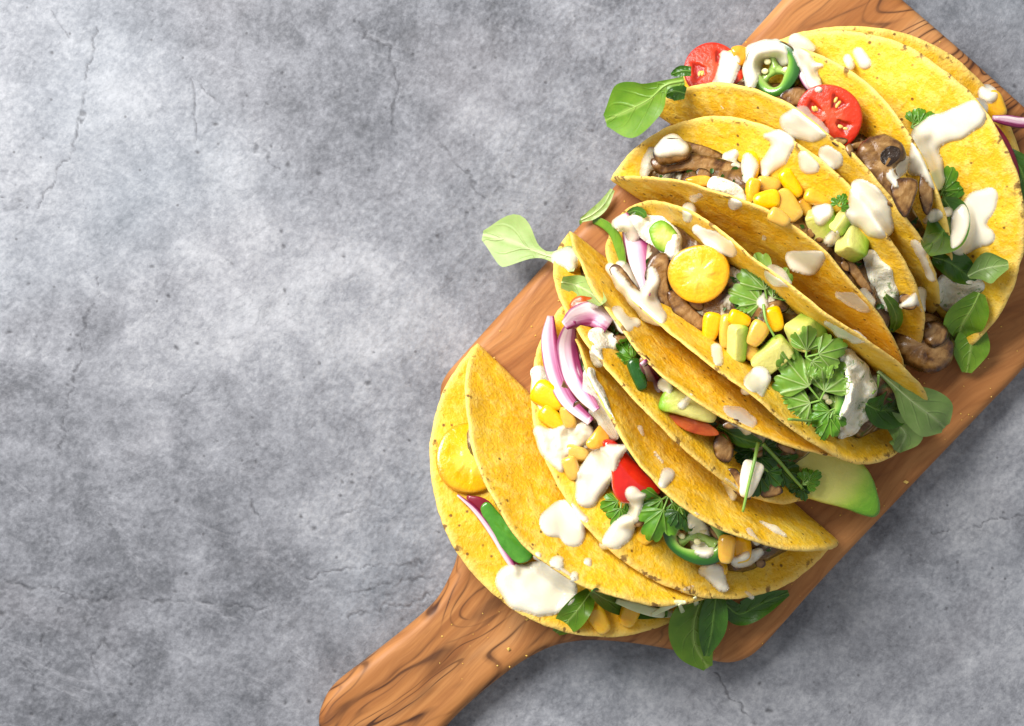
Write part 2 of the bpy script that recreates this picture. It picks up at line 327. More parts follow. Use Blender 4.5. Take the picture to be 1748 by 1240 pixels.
ORAN = simple('orange_pepper', ((.3, (.80, .30, .012)), (.7, (.86, .45, .05))), 60, .22, .25, (1, .5, .1), .002, (150, .0005, .4), .3).m
GREENP = simple('green_pepper', ((.3, (.040, .20, .012)), (.7, (.10, .33, .03))), 90, .25, .15, (.3, 1, .2), .001, (200, .0006, .5), .3).m
SALSA = simple('tomato_salsa', ((.3, (.30, .035, .006)), (.7, (.52, .11, .015))), 90, .3, .2, (1, .3, .1), .002, (150, .001, .6)).m
GILL = simple('mushroom_gill', ((.3, (.010, .006, .003)), (.7, (.045, .022, .010))), 120, .35, bump=(200, .002, .8)).m
SEED = simple('tomato_seed', ((.3, (.80, .42, .06)), (.7, (.86, .60, .18))), 80, .25, .3).m
PSEED = simple('pepper_seed', ((.3, (.74, .66, .32)), (.7, (.82, .76, .46))), 80, .4, .3).m
BERRY = simple('red_onion_skin', ((.3, (.16, .008, .018)), (.7, (.26, .014, .04))), 60, .25, .2).m
SHRED = simple('pale_shred', ((.3, (.60, .66, .34)), (.7, (.76, .76, .52))), 60, .35, .4).m
CREAM = m_cream(); HERB = m_cream('herbed_cream', True, (.86, .83, .68)); BED = m_bed()
CRUMB = simple('tortilla_crumb', ((.3, (.70, .40, .03)), (.7, (.84, .60, .16))), 200, .6).m
# ------------------------------------------------------------------ table
CRACKS = [(2.6, (165, 45), (150, 120), (137, 200), (120, 260), (95, 305), (60, 355)), (2.8, (325, 130), (332, 190), (338, 250)),
    (1.8, (330, 130), (380, 190), (420, 235), (475, 290)), (3.6, (610, 35), (622, 65), (660, 80), (672, 120), (680, 150), (672, 215)),
    (3.0, (755, 255), (800, 300), (820, 330), (835, 340)), (2.2, (170, 475), (145, 540), (135, 620), (112, 700), (103, 780)),
    (2.6, (0, 990), (90, 1010), (160, 1022), (300, 1028), (450, 1040)), (2.2, (290, 705), (335, 660)),
    (3.0, (560, 890), (590, 870), (650, 865)), (2.6, (1215, 1150), (1260, 1200), (1300, 1240)), (2.2, (1590, 910), (1748, 880)),
    (3.0, (585, 1055), (660, 1037), (740, 1018)), (2.4, (520, 985), (620, 968), (720, 960)), (2.6, (600, 1012), (740, 985)), (2.8, (70, 1105), (88, 1062), (110, 1040)),
    (2.2, (430, 860), (448, 910)), (2.4, (160, 1150), (165, 1095), (230, 1140)), (2.2, (90, 20), (115, 65)), (2.4, (0, 1075), (22, 1045), (45, 1052)), (2.2, (40, 1130), (60, 1160), (55, 1200))]
def spectral(nx, ny, step, beta, lo, hi, seed, ani=1.0, ang=0.0):
    """fractal relief from filtered random phases; wavelengths lo..hi px"""
    r = np.random.default_rng(seed); F = np.fft.rfft2(r.standard_normal((ny, nx)))
    ky = np.fft.fftfreq(ny, step)[:, None]; kx = np.fft.rfftfreq(nx, step)[None]
    c, s_ = math.cos(ang), math.sin(ang); k = np.sqrt((c*kx+s_*ky)**2+(ani*(-s_*kx+c*ky))**2)+1e-9
    w = k**(-beta)*np.exp(-(k*lo)**2)*(1-np.exp(-(k*hi)**2)); h = np.fft.irfft2(F*w, s=(ny, nx)); return h/h.std()
def build_table():
    st = 2.3; x0, y0, x1, y1 = -70, -70, 1818, 1310
    xs = np.arange(x0, x1+st, st); ys = np.arange(y0, y1+st, st); nx, ny = len(xs), len(ys); X, Y = np.meshgrid(xs, ys)
    rough_area = np.clip(.8+.6*spectral(nx, ny, st, 1.8, 60, 900, 3), .25, 1.9)
    h = .55*spectral(nx, ny, st, 1.6, 18, 260, 1)+rough_area*(.16*spectral(nx, ny, st, 1.05, 3, 60, 2, 2.2, .55)+.17*spectral(nx, ny, st, .8, 2.2, 22, 4, 1.5, -.5))
    wx, wy = 3.0*spectral(nx, ny, st, 1.3, 9, 70, 5), 3.0*spectral(nx, ny, st, 1.3, 9, 70, 6)
    D = np.full(X.shape, 9.0)
    for (wd, *pts) in CRACKS:
        pts = [np.array(p, float) for p in pts]
        for i, (a, b) in enumerate(zip(pts[:-1], pts[1:])):
            lo_ = np.minimum(a, b)-26; hi_ = np.maximum(a, b)+26
            i0, i1 = np.searchsorted(xs, [lo_[0], hi_[0]]); j0, j1 = np.searchsorted(ys, [lo_[1], hi_[1]])
            px = X[j0:j1, i0:i1]+wx[j0:j1, i0:i1]; py = Y[j0:j1, i0:i1]+wy[j0:j1, i0:i1]; d = b-a
            u = np.clip(((px-a[0])*d[0]+(py-a[1])*d[1])/(d@d), 0, 1)
            q = np.hypot(px-a[0]-u*d[0], py-a[1]-u*d[1])/(wd*.72); D[j0:j1, i0:i1] = np.minimum(D[j0:j1, i0:i1], q)
    crack = np.clip(1.25-D, 0, 1)*np.clip(.85+.40*spectral(nx, ny, st, 1.2, 10, 120, 8), 0.3, 1)
    h -= 1.9*crack
    pit = np.zeros_like(h); r = np.random.default_rng(21)
    for _ in range(170):
        cx, cy, rad = r.uniform(x0, x1), r.uniform(y0, y1), r.uniform(2.2, 4.2)*(1.7 if r.random() < .12 else 1)
        i0, i1 = np.searchsorted(xs, [cx-12, cx+12]); j0, j1 = np.searchsorted(ys, [cy-12, cy+12])
        q = np.hypot(X[j0:j1, i0:i1]-cx+wx[j0:j1, i0:i1]*.6, (Y[j0:j1, i0:i1]-cy)*r.uniform(.8, 1.6))/rad; pit[j0:j1, i0:i1] = np.maximum(pit[j0:j1, i0:i1], np.clip(1.3-q, 0, 1))
    h -= 1.8*pit
    e = np.minimum.reduce([X-x0, x1-X, Y-y0, y1-Y]); h = h*np.clip(e/40, 0, 1)-2.5*np.clip(e/40, 0, 1); 
    V = np.stack([(X-CX), (CY-Y), h], -1).reshape(-1, 3)*S; n0 = len(V)
    idx = np.arange(nx*ny).reshape(ny, nx); Q = np.stack([idx[:-1, :-1], idx[1:, :-1], idx[1:, 1:], idx[:-1, 1:]], -1).reshape(-1, 4)
    # plain apron and underside of the slab beyond the frame
    bx = np.array([(X[0, 0]-CX, CY-Y[0, 0]), (X[-1, 0]-CX, CY-Y[-1, 0]), (X[-1, -1]-CX, CY-Y[-1, -1]), (X[0, -1]-CX, CY-Y[0, -1])])*S
    ox = np.array([(-2200, 1900), (-2200, -1900), (2200, -1900), (2200, 1900)])*S
    ex = np.vstack([np.c_[ox, np.zeros(4)], np.c_[ox, np.full(4, -.03)]]); cor = [idx[0, 0], idx[-1, 0], idx[-1, -1], idx[0, -1]]
    V = np.vstack([V, ex]); Q2 = [(cor[i], n0+i, n0+(i+1) % 4, cor[(i+1) % 4]) for i in range(4)]+[(n0+i, n0+4+i, n0+4+(i+1) % 4, n0+(i+1) % 4) for i in range(4)]+[(n0+7, n0+6, n0+5, n0+4)]
    Q = np.vstack([Q, np.array(Q2)]).astype(np.int32)
    me = bpy.data.meshes.new('table'); me.vertices.add(len(V)); me.vertices.foreach_set('co', V.ravel().astype(np.float32))
    me.loops.add(Q.size); me.loops.foreach_set('vertex_index', Q.ravel()); me.polygons.add(len(Q))
    me.polygons.foreach_set('loop_start', np.arange(0, Q.size, 4, dtype=np.int32)); me.polygons.foreach_set('use_smooth', np.r_[np.ones(len(Q)-9, bool), np.zeros(9, bool)])
    me.update(calc_edges=True)
    for nm, arr in (('crack', crack), ('pit', pit)):
        at = me.attributes.new(nm, 'FLOAT', 'POINT'); at.data.foreach_set('value', np.r_[arr.ravel(), np.zeros(8)].astype(np.float32))
    me.materials.append(TABLE); o = bpy.data.objects.new('table', me); COL.objects.link(o)
    o['kind'] = 'structure'; o['label'] = 'mottled grey plaster table top with hairline cracks'
    register([(-2200, -1900, 0), (2200, -1900, 0), (2200, 1900, 0), (-2200, 1900, 0)], [(0, 1, 2, 3)], 'table')
build_table()
ZB = 62.0
# ------------------------------------------------------------------ olive wood board with a handle
def build_board():
    out = [(1335, 0), (1372, -42), (1400, -66), (1428, -74), (1462, -62), (1500, -34), (1539, 0), (1648, 94), (1748, 184), (1850, 275), (1895, 318), (1920, 352), (1922, 392), (1905, 442), (1748, 627),
           (1679, 700), (1500, 887), (1400, 993), (1335, 1066), (1296, 1108), (1268, 1126), (1236, 1131), (1195, 1122), (1150, 1110), (1080, 1098), (1010, 1093),
           (950, 1101), (900, 1124), (850, 1159), (800, 1201), (762, 1240), (725, 1290), (670, 1325), (610, 1325), (565, 1295), (545, 1240), (551, 1200), (572, 1168), (620, 1130),
           (690, 1075), (740, 1030), (765, 990), (780, 950), (790, 890), (790, 820), (775, 750), (757, 700), (752, 668), (762, 640), (800, 596), (900, 485), (1100, 262)]
    c = spline(out, 420, closed=True)[::-1]
    # the drawn outline is the outer edge (widest at mid-edge); even inset rings make a softly rounded rim
    W3 = np.array([P3(x, y, 40)[:2] for x, y in c])
    d = np.roll(W3, -1, 0)-np.roll(W3, 1, 0); d /= np.linalg.norm(d, axis=1)[:, None]; nrm = np.stack([-d[:, 1], d[:, 0]], 1)
    nrm = -nrm                                             # outward of the counter-clockwise outline
    prof = [(8, 0), (2, 6), (0, 16), (0, 40), (1.5, 48), (5, 55), (10, 59.5), (16, 61.5), (26, 62)]
    V = []; n = len(W3)
    for ins, z in prof: V += [(x, y, z) for x, y in (W3-nrm*ins)]
    F = grid_faces(len(prof), n, True)
    top = (len(prof)-1)*n; F = [tuple(f) for f in F]
    ring = [Vector(V[top+i][:2]) for i in range(n)]
    ov, oe, of, mv, _, _ = delaunay_2d_cdt(ring, [(i, (i+1) % n) for i in range(n)], [], 1, 1e-3)
    remap = [top+m[0] if m else None for m in mv]
    F += [tuple(remap[i] for i in f) for f in of if all(remap[i] is not None for i in f)]; F.append(tuple(range(n-1, -1, -1)))
    V = np.array(V); o = link('cutting_board', V, F, WOOD, origin=(0, 0, 0))
    for p in o.data.polygons:
        if len(p.vertices) != 4: p.use_smooth = False
    tag(o, 'olive wood serving board with a rounded handle, under all the tacos', 'cutting board')
build_board()

# ------------------------------------------------------------------ taco shells: a fried tortilla disc folded in half
WF = 36.0                                                 # half width of the fold, px of arc length
TACO = {  # fold centre x, y; fold angle; radius; lean of both leaves; twist; bow  (measured from the photo)
1: (1020, 791, .763, 290, -1.235, -.622, -.012, -.003, .011, .201), 2: (1185, 726, .718, 303, -.951, -.386, -.063, -.041, -.079, .220),
3: (1207, 595, .652, 305, -.572, -.333, -.166, .031, -.156, .161), 4: (1298, 557, .615, 304, -.452, .180, -.046, -.033, -.222, .207),
5: (1289, 465, .584, 293, .191, .611, -.041, -.253, -.172, .099), 6: (1347, 359, .618, 291, .356, .665, -.145, -.359, .004, -.071),
7: (1436, 361, .855, 306, .977, 1.421, -.112, .235, .081, -.038)}
WHERE = {1: 'taco lying over the board handle', 2: 'taco with the red pepper chunk', 3: 'taco with the big avocado slice', 4: 'taco with the yellow tomato half on top',
         5: 'taco with the corn and mushroom row', 6: 'taco with the red tomato halves', 7: 'flat-lying taco farthest from the handle'}
def bend(k, a, b):
    """disc coordinates (a along the fold, b across) -> world px"""
    cx, cy, al, R, tA, tB, kA, kB, qA, qB = TACO[k]
    a = np.asarray(a, float); b = np.asarray(b, float); u = a/R
    t0 = -(np.pi/2+tA+kA*u+qA*(u*u-.35)); t1 = np.pi/2-(tB+kB*u+qB*(u*u-.35))
    def integ(bb, n=28):
        s = (np.arange(n)+.5)/n; x = np.zeros_like(bb); z = np.zeros_like(bb)
        for q in s:
            w = np.clip((bb*q/WF+1)/2, 0, 1); w = w*w*(3-2*w); tau = t0+(t1-t0)*w
            x += np.cos(tau); z += np.sin(tau)
        return x*bb/n, z*bb/n
    x, z = integ(b); zm = np.zeros_like(b)
    for q in np.linspace(-WF, WF, 25): zm = np.minimum(zm, integ(np.full_like(b, q), 14)[1])
    z = z-zm+ZB
    return np.stack([cx-CX+a*math.cos(al)+x*math.sin(al), CY-cy-a*math.sin(al)+x*math.cos(al), z], -1)
TH = 5.2
def leaf_frame(k, a, b):
    e = .5; p = bend(k, a, b); da = bend(k, a+e, b)-bend(k, a-e, b); db = bend(k, a, b+e)-bend(k, a, b-e)
    n = np.cross(da, db); n /= np.linalg.norm(n, axis=-1, keepdims=True)+1e-9
    return p, n
def inner_sign(k):
    p, n = leaf_frame(k, np.array([0.]), np.array([150.])); q = bend(k, np.array([0.]), np.array([-150.]))
    return 1.0 if ((q-p)*n).sum() > 0 else -1.0
def build_shell(k):
    R = TACO[k][3]; nr, ns = 46, 220
    rho = (np.linspace(0, 1, nr)**.85); ph = np.linspace(0, 2*np.pi, ns, endpoint=False)
    rimn = np.array([1+.010*nz((math.cos(p)*2, math.sin(p)*2), .7, k)+.005*nz((math.cos(p)*2, math.sin(p)*2), .16, k)+.0028*nz((math.cos(p)*2, math.sin(p)*2), .035, k) for p in ph])
    rr = rho[1:, None]*(1+(rimn[None]-1)*rho[1:, None]**6)*R
    a = np.concatenate([[0], (rr*np.cos(ph)).ravel()]); b = np.concatenate([[0], (rr*np.sin(ph)).ravel()])
    p, n = leaf_frame(k, a, b); n = n*inner_sign(k)      # n points into the taco
    q = np.stack([a, b, np.zeros_like(a)], 1)
    rim = np.concatenate([[0], np.repeat(rho[1:], ns)])
    wav = nzv(q, 95, k)*5.0*np.clip(np.abs(b)/120, 0, 1)+nzv(q, 34, k+.5)*1.6*np.clip(np.abs(b)/60, 0.1, 1)+nzv(q, 9, k+.25)*.55
    p = p+n*wav[:, None]
    taper = np.where(rim > .995, .50, 1.0)
    th = TH*(1+.25*nzv(q, 25, k+2))*taper*np.clip(.55+np.abs(b)/14, .55, 1)
    A = p-n*(th/2)[:, None]; B = p+n*(th/2)[:, None]; m = len(p); V = np.vstack([A, B]); V[:, 2] = np.maximum(V[:, 2], ZB+.6)
    F = []
    for off, fl in ((0, False), (m, True)):
        L = [(off, off+1+j, off+1+(j+1) % ns) for j in range(ns)]
        L += grid_faces(nr-1, ns, True, off+1); F += [tuple(reversed(f)) if fl else f for f in L]
    e = 1+(nr-2)*ns
    for j in range(ns): F.append((e+j, e+(j+1) % ns, m+e+(j+1) % ns, m+e+j))
    o = link('taco_shell', V, F, SHELL, attrs={'rim': np.concatenate([rim, rim]), 'inner': np.concatenate([np.zeros(m), np.ones(m)])})
    return o
SL = {1: 'yellow corn taco shell lying nearly flat over the board handle, opening toward it', 2: 'yellow taco shell with red pepper and green chilli ring showing at its mouth',
      3: 'narrow-mouthed yellow taco shell holding cilantro and the big avocado slice', 4: 'wide open yellow taco shell topped with the halved yellow tomato',
      5: 'wide open yellow taco shell filled with corn kernels and brown mushroom', 6: 'yellow taco shell holding red tomato halves and mushroom slices',
      7: 'pale yellow taco shell lying flat on the board end opposite the handle'}
for k in range(1, 8): tag(build_shell(k), SL[k], 'taco shell', 'tacos on the wooden board')
# ------------------------------------------------------------------ chopped filling packed in every shell
FILL = {1: (.62, .8), 2: (.72, .85), 3: (.66, .84), 4: (.60, .86), 5: (.66, .84), 6: (.70, .8), 7: (.62, .8)}
def build_bed(k):
    f, ua = FILL[k]; R = TACO[k][3]; isg = inner_sign(k); na, nb, nt = 54, 17, 15; rows = []; rng = np.linspace(-ua, ua, na)
    for i, u in enumerate(rng):
        a = u*R; bm = math.sqrt(max(R*R-a*a, 1)); end = min(1, (1-abs(u)/ua)*6+.05)
        h = bm*f*(.35+.65*end)*(1+.12*nz((u*3, k), .5))
        b = np.linspace(-h, h, nb); p, n = leaf_frame(k, np.full(nb, a), b); p = p+n*isg*(TH*.5+1.2)
        s = np.linspace(0, 1, nt+2)[1:-1]; top = p[-1][None]*(1-s[:, None])+p[0][None]*s[:, None]
        mid = (p[0]+p[-1])/2; up = mid-p[nb//2]; up /= np.linalg.norm(up)+1e-6
        bul = np.sin(np.pi*s)*np.linalg.norm(p[0]-p[-1])*.10
        lump = np.array([nz(t, 26, k)*9+nz(t, 11, k+3)*4 for t in top])*np.sin(np.pi*s)**.5
        top = top+up[None]*(bul+lump)[:, None]; rows.append(np.vstack([p, top]))
    V = np.vstack(rows); n = nb+nt; V[:, 2] = np.maximum(V[:, 2], ZB+3)
    F = grid_faces(na, n, True); F += [tuple(range(n)), tuple(range((na-1)*n+n-1, (na-1)*n-1, -1))]
    o = link('taco_filling', V, F, BED)
    tag(o, 'dark chopped mushroom filling inside the '+WHERE[k], 'filling', 'chopped fillings inside the tacos'); return o
for k in range(1, 8): build_bed(k)
# ------------------------------------------------------------------ builders for the food
def fit_z(pts, lift, skip=('table',)):
    z = np.array([hz(x, y) for x, y in pts]); t = np.linspace(-1, 1, len(z))
    if len(z) > 2:
        c = np.polyfit(t, z, 2); s = np.polyval(c, t); s = s+max(0, (z-s).max()*.6)
    else: s = z
    return s+lift
def conform(V, eps=1.2, cap=22.0):
    """keep a thin leaf just above whatever it lies on, moving it along the line of sight"""
    q = to_px(V); out = V.copy()
    for i, (x, y) in enumerate(q):
        z = hz(x, y)+eps
        if V[i, 2] < z < V[i, 2]+cap: out[i] = P3(x, y, z)
    return out
def smooth_grid(V, nu, nv, it=2, wrap=False):
    G = V.reshape(nu, nv, 3).copy()
    for _ in range(it):
        A = G.copy(); A[1:-1] = .5*G[1:-1]+.25*(G[:-2]+G[2:]); B = A.copy(); B[:, 1:-1] = .5*A[:, 1:-1]+.25*(A[:, :-2]+A[:, 2:]); G = B
    return G.reshape(-1, 3)
def lettuce(name, spine, hw, mat, z=None, lift=6, cup=.25, roll=0.0, ruf=2.0, par=None, seed=1, con=True, stalk=0.0):
    """spine: photo points from base to tip; hw: half widths along it"""
    nu, nv = 30, 13; sp = spline(spine, nu); zz = spline([(a, 0) for a in z], nu)[:, 0] if z is not None else spline([(a, 0) for a in fit_z(spine, lift)], nu)[:, 0]
    w = np.maximum(spline([(a, 0) for a in hw], nu)[:, 0], .8); P = np.array([P3(x, y, h) for (x, y), h in zip(sp, zz)])
    T = np.gradient(P, axis=0); T /= np.linalg.norm(T, axis=1)[:, None]; B = np.cross(T, (0, 0, 1)); B /= np.linalg.norm(B, axis=1)[:, None]; N = np.cross(B, T)
    t = np.linspace(-1, 1, nv); V = []; ac = []; al = []
    for i in range(nu):
        r = roll*i/(nu-1)
        for q in t:
            a = q*w[i]; up = cup*w[i]*(q*q)+r*a+(1-abs(q))**4*1.5+ruf*nz((i*.9, q*3, seed), 3.0, seed)*abs(q)
            V.append(P[i]+B[i]*a*math.sqrt(max(.15, 1-min(.8, cup*abs(q))**2))+N[i]*up); ac.append(q*(w[i]/max(w) if w[i] < max(w)*.3 else 1)); al.append(i/(nu-1))
    V = np.array(V)
    if con: V = smooth_grid(conform(V), nu, nv, 2)
    n = len(V); V2 = V-np.array([0, 0, 1.3]); F = grid_faces(nu, nv); F2 = [tuple(n+i for i in reversed(f)) for f in F]
    o = root_at(name, V); link('blade', np.vstack([V, V2]), [tuple(reversed(f)) for f in F]+[tuple(reversed(f)) for f in F2], mat, o, {'across': ac+ac, 'along': al+al})
    mid = V.reshape(nu, nv, 3)[:, nv//2]; RV = []
    for i in range(nu-3):
        rr = (.035*max(w)+.8)*(1-.85*i/(nu-3)); RV += [mid[i]+B[i]*rr*math.cos(a)+N[i]*(rr*.8*math.sin(a)-rr*.25) for a in np.linspace(0, 2*np.pi, 6, endpoint=False)]
    link('midrib', RV, grid_faces(nu-3, 6, True)+[tuple(range(6))[::-1], tuple(range((nu-4)*6, (nu-3)*6))], RIB[mat.name], o, solid=False)
    return o
RIB = {}
for m_, c_ in ((LETT, (.30, .47, .09)), (LETTD, (.14, .29, .04)), (LETTP, (.55, .64, .30)), (LETTG, (.37, .48, .21))):
    RIB[m_.name] = simple(m_.name+'_rib', ((.3, tuple(q*.85 for q in c_)), (.7, c_)), 60, .4, .15, (.3, 1, .2), .001).m
def cilantro(x, y, ang, size, mat, z=None, n=(0, 0, 1), lift=8, seed=1, fold=.12, spread=1.0, con=True):
    """three stalked leaflets, each a frilly fan of rounded lobes"""
    nf, nr = 101, 9; Bm = basis(n, ang); rs = np.random.default_rng(seed)
    z0 = z if z is not None else hz(x+size*.4*math.cos(math.radians(ang)), y+size*.4*math.sin(math.radians(ang)))+lift
    o0 = P3(x, y, z0); size = size*(H-z0)/H; V = []; ve = []; F = []; stalks = []
    for li, (c, d, L) in enumerate(((-66*spread, .16, .62), (66*spread, .16, .62), (0, .30, .72))):
        c += rs.uniform(-8, 8); ca, sa = math.cos(math.radians(c)), math.sin(math.radians(c)); off = len(V); half = 82-14*(1-spread); ph0 = rs.uniform(-.3, .3); dz = rs.uniform(-.04, .05)
        for i in range(nf):
            t = -1+2*i/(nf-1); ph = t*half; w1 = abs(math.cos(2.5*math.pi*t/2+ph0)); w2 = abs(math.cos(8.5*math.pi*t/2+ph0*3))
            r = L*(1-.42*abs(t)**2.2)*(1-.30*(1-w1)**1.8)*(1-.09*(1-w2)**1.3)*(1+.08*nz((t*3, li, seed), .8, seed))
            for j in range(nr):
                q = j/(nr-1)*r; pr = math.radians(ph); lx, ly = q*math.cos(pr)*(1.0), q*math.sin(pr)*.92
                X, Y = d*ca+lx*ca-ly*sa, d*sa+lx*sa+ly*ca; dv = min(abs(ph-v0)*q for v0 in (-.8*half, -.4*half, 0, .4*half, .8*half)); ve.append(math.exp(-(dv/1.6)**2))
                up = dz+.12*d+.10*q-.42*q*q*(1+.7*nz((X*2, Y*2, seed), 1, seed))+.10*nz((X*5, Y*5, seed), 1, seed)*q/L-fold*.5*abs(ly)
                V.append(o0+size*(Bm[0]*X-Bm[1]*Y+Bm[2]*up))
        F += grid_faces(nf, nr, False, off); stalks.append((d*ca, d*sa, dz+.12*d))
    V = np.array(V)
    if con: V = conform(V)
    m = len(V); V2 = V-Bm[2]*1.0
    o = root_at('cilantro_leaf', V); k_ = nf*nr; fl = len(F)//3
    for li in range(3): Fl = F[li*fl:(li+1)*fl]; link_part('leaflet', np.vstack([V, V2]), Fl+[tuple(m+i for i in reversed(f)) for f in Fl], mat, o, {'vein': ve+ve})
    for (X, Y, Z) in stalks:
        a0 = o0-Bm[2]*1.5; a1 = o0+size*(Bm[0]*X-Bm[1]*Y+Bm[2]*Z); T = (a1-a0)/np.linalg.norm(a1-a0); e1 = np.cross(T, Bm[2]); SV = []
        for t in (0, .5, 1.0): SV += [a0+(a1-a0)*t+1.7*(e1*math.cos(a)+Bm[2]*math.sin(a)) for a in np.linspace(0, 2*np.pi, 6, endpoint=False)]
        link('stalk', SV, grid_faces(3, 6, True), STEM, o, solid=False)
    return o
def tube(name, pts, r, mat, z=None, lift=4, par=None, n=26, m=8, taper=.7):
    sp = spline(pts, n); zz = spline([(a, 0) for a in (z if z is not None else fit_z(pts, lift))], n)[:, 0]; P = np.array([P3(x, y, h) for (x, y), h in zip(sp, zz)])
    T = np.gradient(P, axis=0); T /= np.linalg.norm(T, axis=1)[:, None]; B = np.cross(T, (0, 0, 1)); B /= np.linalg.norm(B, axis=1)[:, None]; N = np.cross(B, T); V = []
    for i in range(n):
        rr = r*(1-(1-taper)*i/(n-1)); V += [P[i]+rr*(B[i]*math.cos(a)+N[i]*math.sin(a)) for a in np.linspace(0, 2*np.pi, m, endpoint=False)]
    F = grid_faces(n, m, True)+[tuple(range(m))[::-1], tuple(range((n-1)*m, n*m))]
    return link(name, V, F, mat, par)
def strip(name, pts, hw, th, mat, z=None, lift=5, par=None, tiltz=0.0, n=30, arch=0.0, flip=False, con=False):
    """curved slice: across 0..1 runs from one long edge to the other"""
    sp = spline(pts, n); zz = spline([(a, 0) for a in (z if z is not None else fit_z(pts, lift))], n)[:, 0]; w = np.maximum(spline([(a, 0) for a in hw], n)[:, 0], .7)
    P = np.array([P3(x, y, h) for (x, y), h in zip(sp, zz)]); T = np.gradient(P, axis=0); T /= np.linalg.norm(T, axis=1)[:, None]
    B = np.cross(T, (0, 0, 1)); B /= np.linalg.norm(B, axis=1)[:, None]; N = np.cross(B, T); V = []; ac = []; al = []
    sec = [(-1, 0), (-.92, .8), (-.6, 1), (-.2, 1.05), (.2, 1.05), (.6, 1), (.92, .8), (1, 0), (.9, -.8), (.4, -1), (-.4, -1), (-.9, -.8)]
    for i in range(n):
        e = min(1, 6*min(i, n-1-i)/(n-1)+.35)
        for s, h in sec:
            V.append(P[i]+B[i]*s*w[i]+N[i]*(h*th*.5*e+tiltz*s*w[i]+arch*(1-s*s)*w[i])); q = (s+1)/2; ac.append(1-q if flip else q); al.append(i/(n-1))
    m = len(sec); F = grid_faces(n, m, True)+[tuple(range(m))[::-1], tuple(range((n-1)*m, n*m))]; V = np.array(V)
    return link(name, V, F, mat, par, {'across': ac, 'along': al})
def slab(name, outline, th, mat, z=None, g=(0, 0), lift=2, dome=.35, par=None, lump=2.0, seed=1, n=44, acr=None, con=False):
    """a chunk whose upper outline is traced in the photo; g: slope of its top in x and y; body th px deep"""
    c = spline(outline, n, closed=True); cen = c.mean(0)
    if z is None: zs = [hz(*p) for p in list(c[::4])+[cen]]; z = float(np.percentile(zs, 70))+lift
    rings = [(.62, -1), (.90, -.92), (.985, -.7), (1.0, -.35), (.985, -.08), (.93, .06), (.82, .16), (.62, .26), (.36, .33)]; V = []; ac = []
    for f, h in rings:
        for p in c:
            q = cen+(p-cen)*f; zz = z+g[0]*(q[0]-cen[0])+g[1]*(q[1]-cen[1])+(h*th if h < 0 else h*th*dome*2.2)
            zz += lump*nz((q[0], q[1], h*9), 13, seed)*(1 if h > -.5 else 0); w = P3(q[0], q[1], zz)
            w[:2] += (nz((q[0], q[1], h*20), 11, seed+1)*lump*.5, nz((q[0], q[1], h*20), 11, seed+2)*lump*.5); V.append(w); ac.append(f if h > -.1 else 1.0)
    F = grid_faces(len(rings), n, True); top = len(V); zc = z+.36*th*dome*2.2+lump*nz((cen[0], cen[1], 0), 13, seed); V.append(P3(cen[0], cen[1], zc)); ac.append(0.0)
    F += [((len(rings)-1)*n+j, (len(rings)-1)*n+(j+1) % n, top) for j in range(n)]; V.append(P3(cen[0], cen[1], z-th)); ac.append(1.0); F += [((j+1) % n, j, top+1) for j in range(n)]
    if np.sum(c[:, 0]*np.roll(c[:, 1], -1)-np.roll(c[:, 0], -1)*c[:, 1]) > 0: F = [tuple(reversed(f)) for f in F]
    if acr is not None: ac = [acr(*to_px(np.array(v))) for v in V]
    return link(name, V, F, mat, par, {'across': ac, 'body': [1.0]*len(V)})
def corn(x, y, ang, L=44, W=36, n=(0, 0, 1), z=None, lift=7, seed=0, mat=None):
    Bm = basis(n, ang); z0 = z if z is not None else hz(x, y)+lift; o0 = P3(x, y, z0); s = (H-z0)/H; V = []; nu, nv = 13, 16
    alg = []; pw = lambda a, e: math.copysign(abs(a)**e, a)
    for i in range(nu):
        th = math.pi*(i/(nu-1)); cx_, sx = math.cos(th), math.sin(th)
        for j in range(nv):
            ph = 2*math.pi*j/nv; X = pw(cx_, .60); r = pw(sx, .52); alg.append((X+1)/2); tp = 1-.30*(X*.5+.5)**1.3
            a = X*L*.5; b = pw(math.cos(ph), .8)*r*W*.5*tp; c = pw(math.sin(ph), .9)*r*13*tp
            if c > 0: c *= 1-.28*math.exp(-((X+.15)/.45)**2-(b/(W*.22))**2)
            V.append(o0+s*(Bm[0]*a+Bm[1]*b+Bm[2]*c)+np.array([nz((a+x, b+y, c), 14, seed)]*3)*.9)
    F = grid_faces(nu, nv, True)
    return link('corn_kernel', V, F, mat or CORN, attrs={'along': alg})
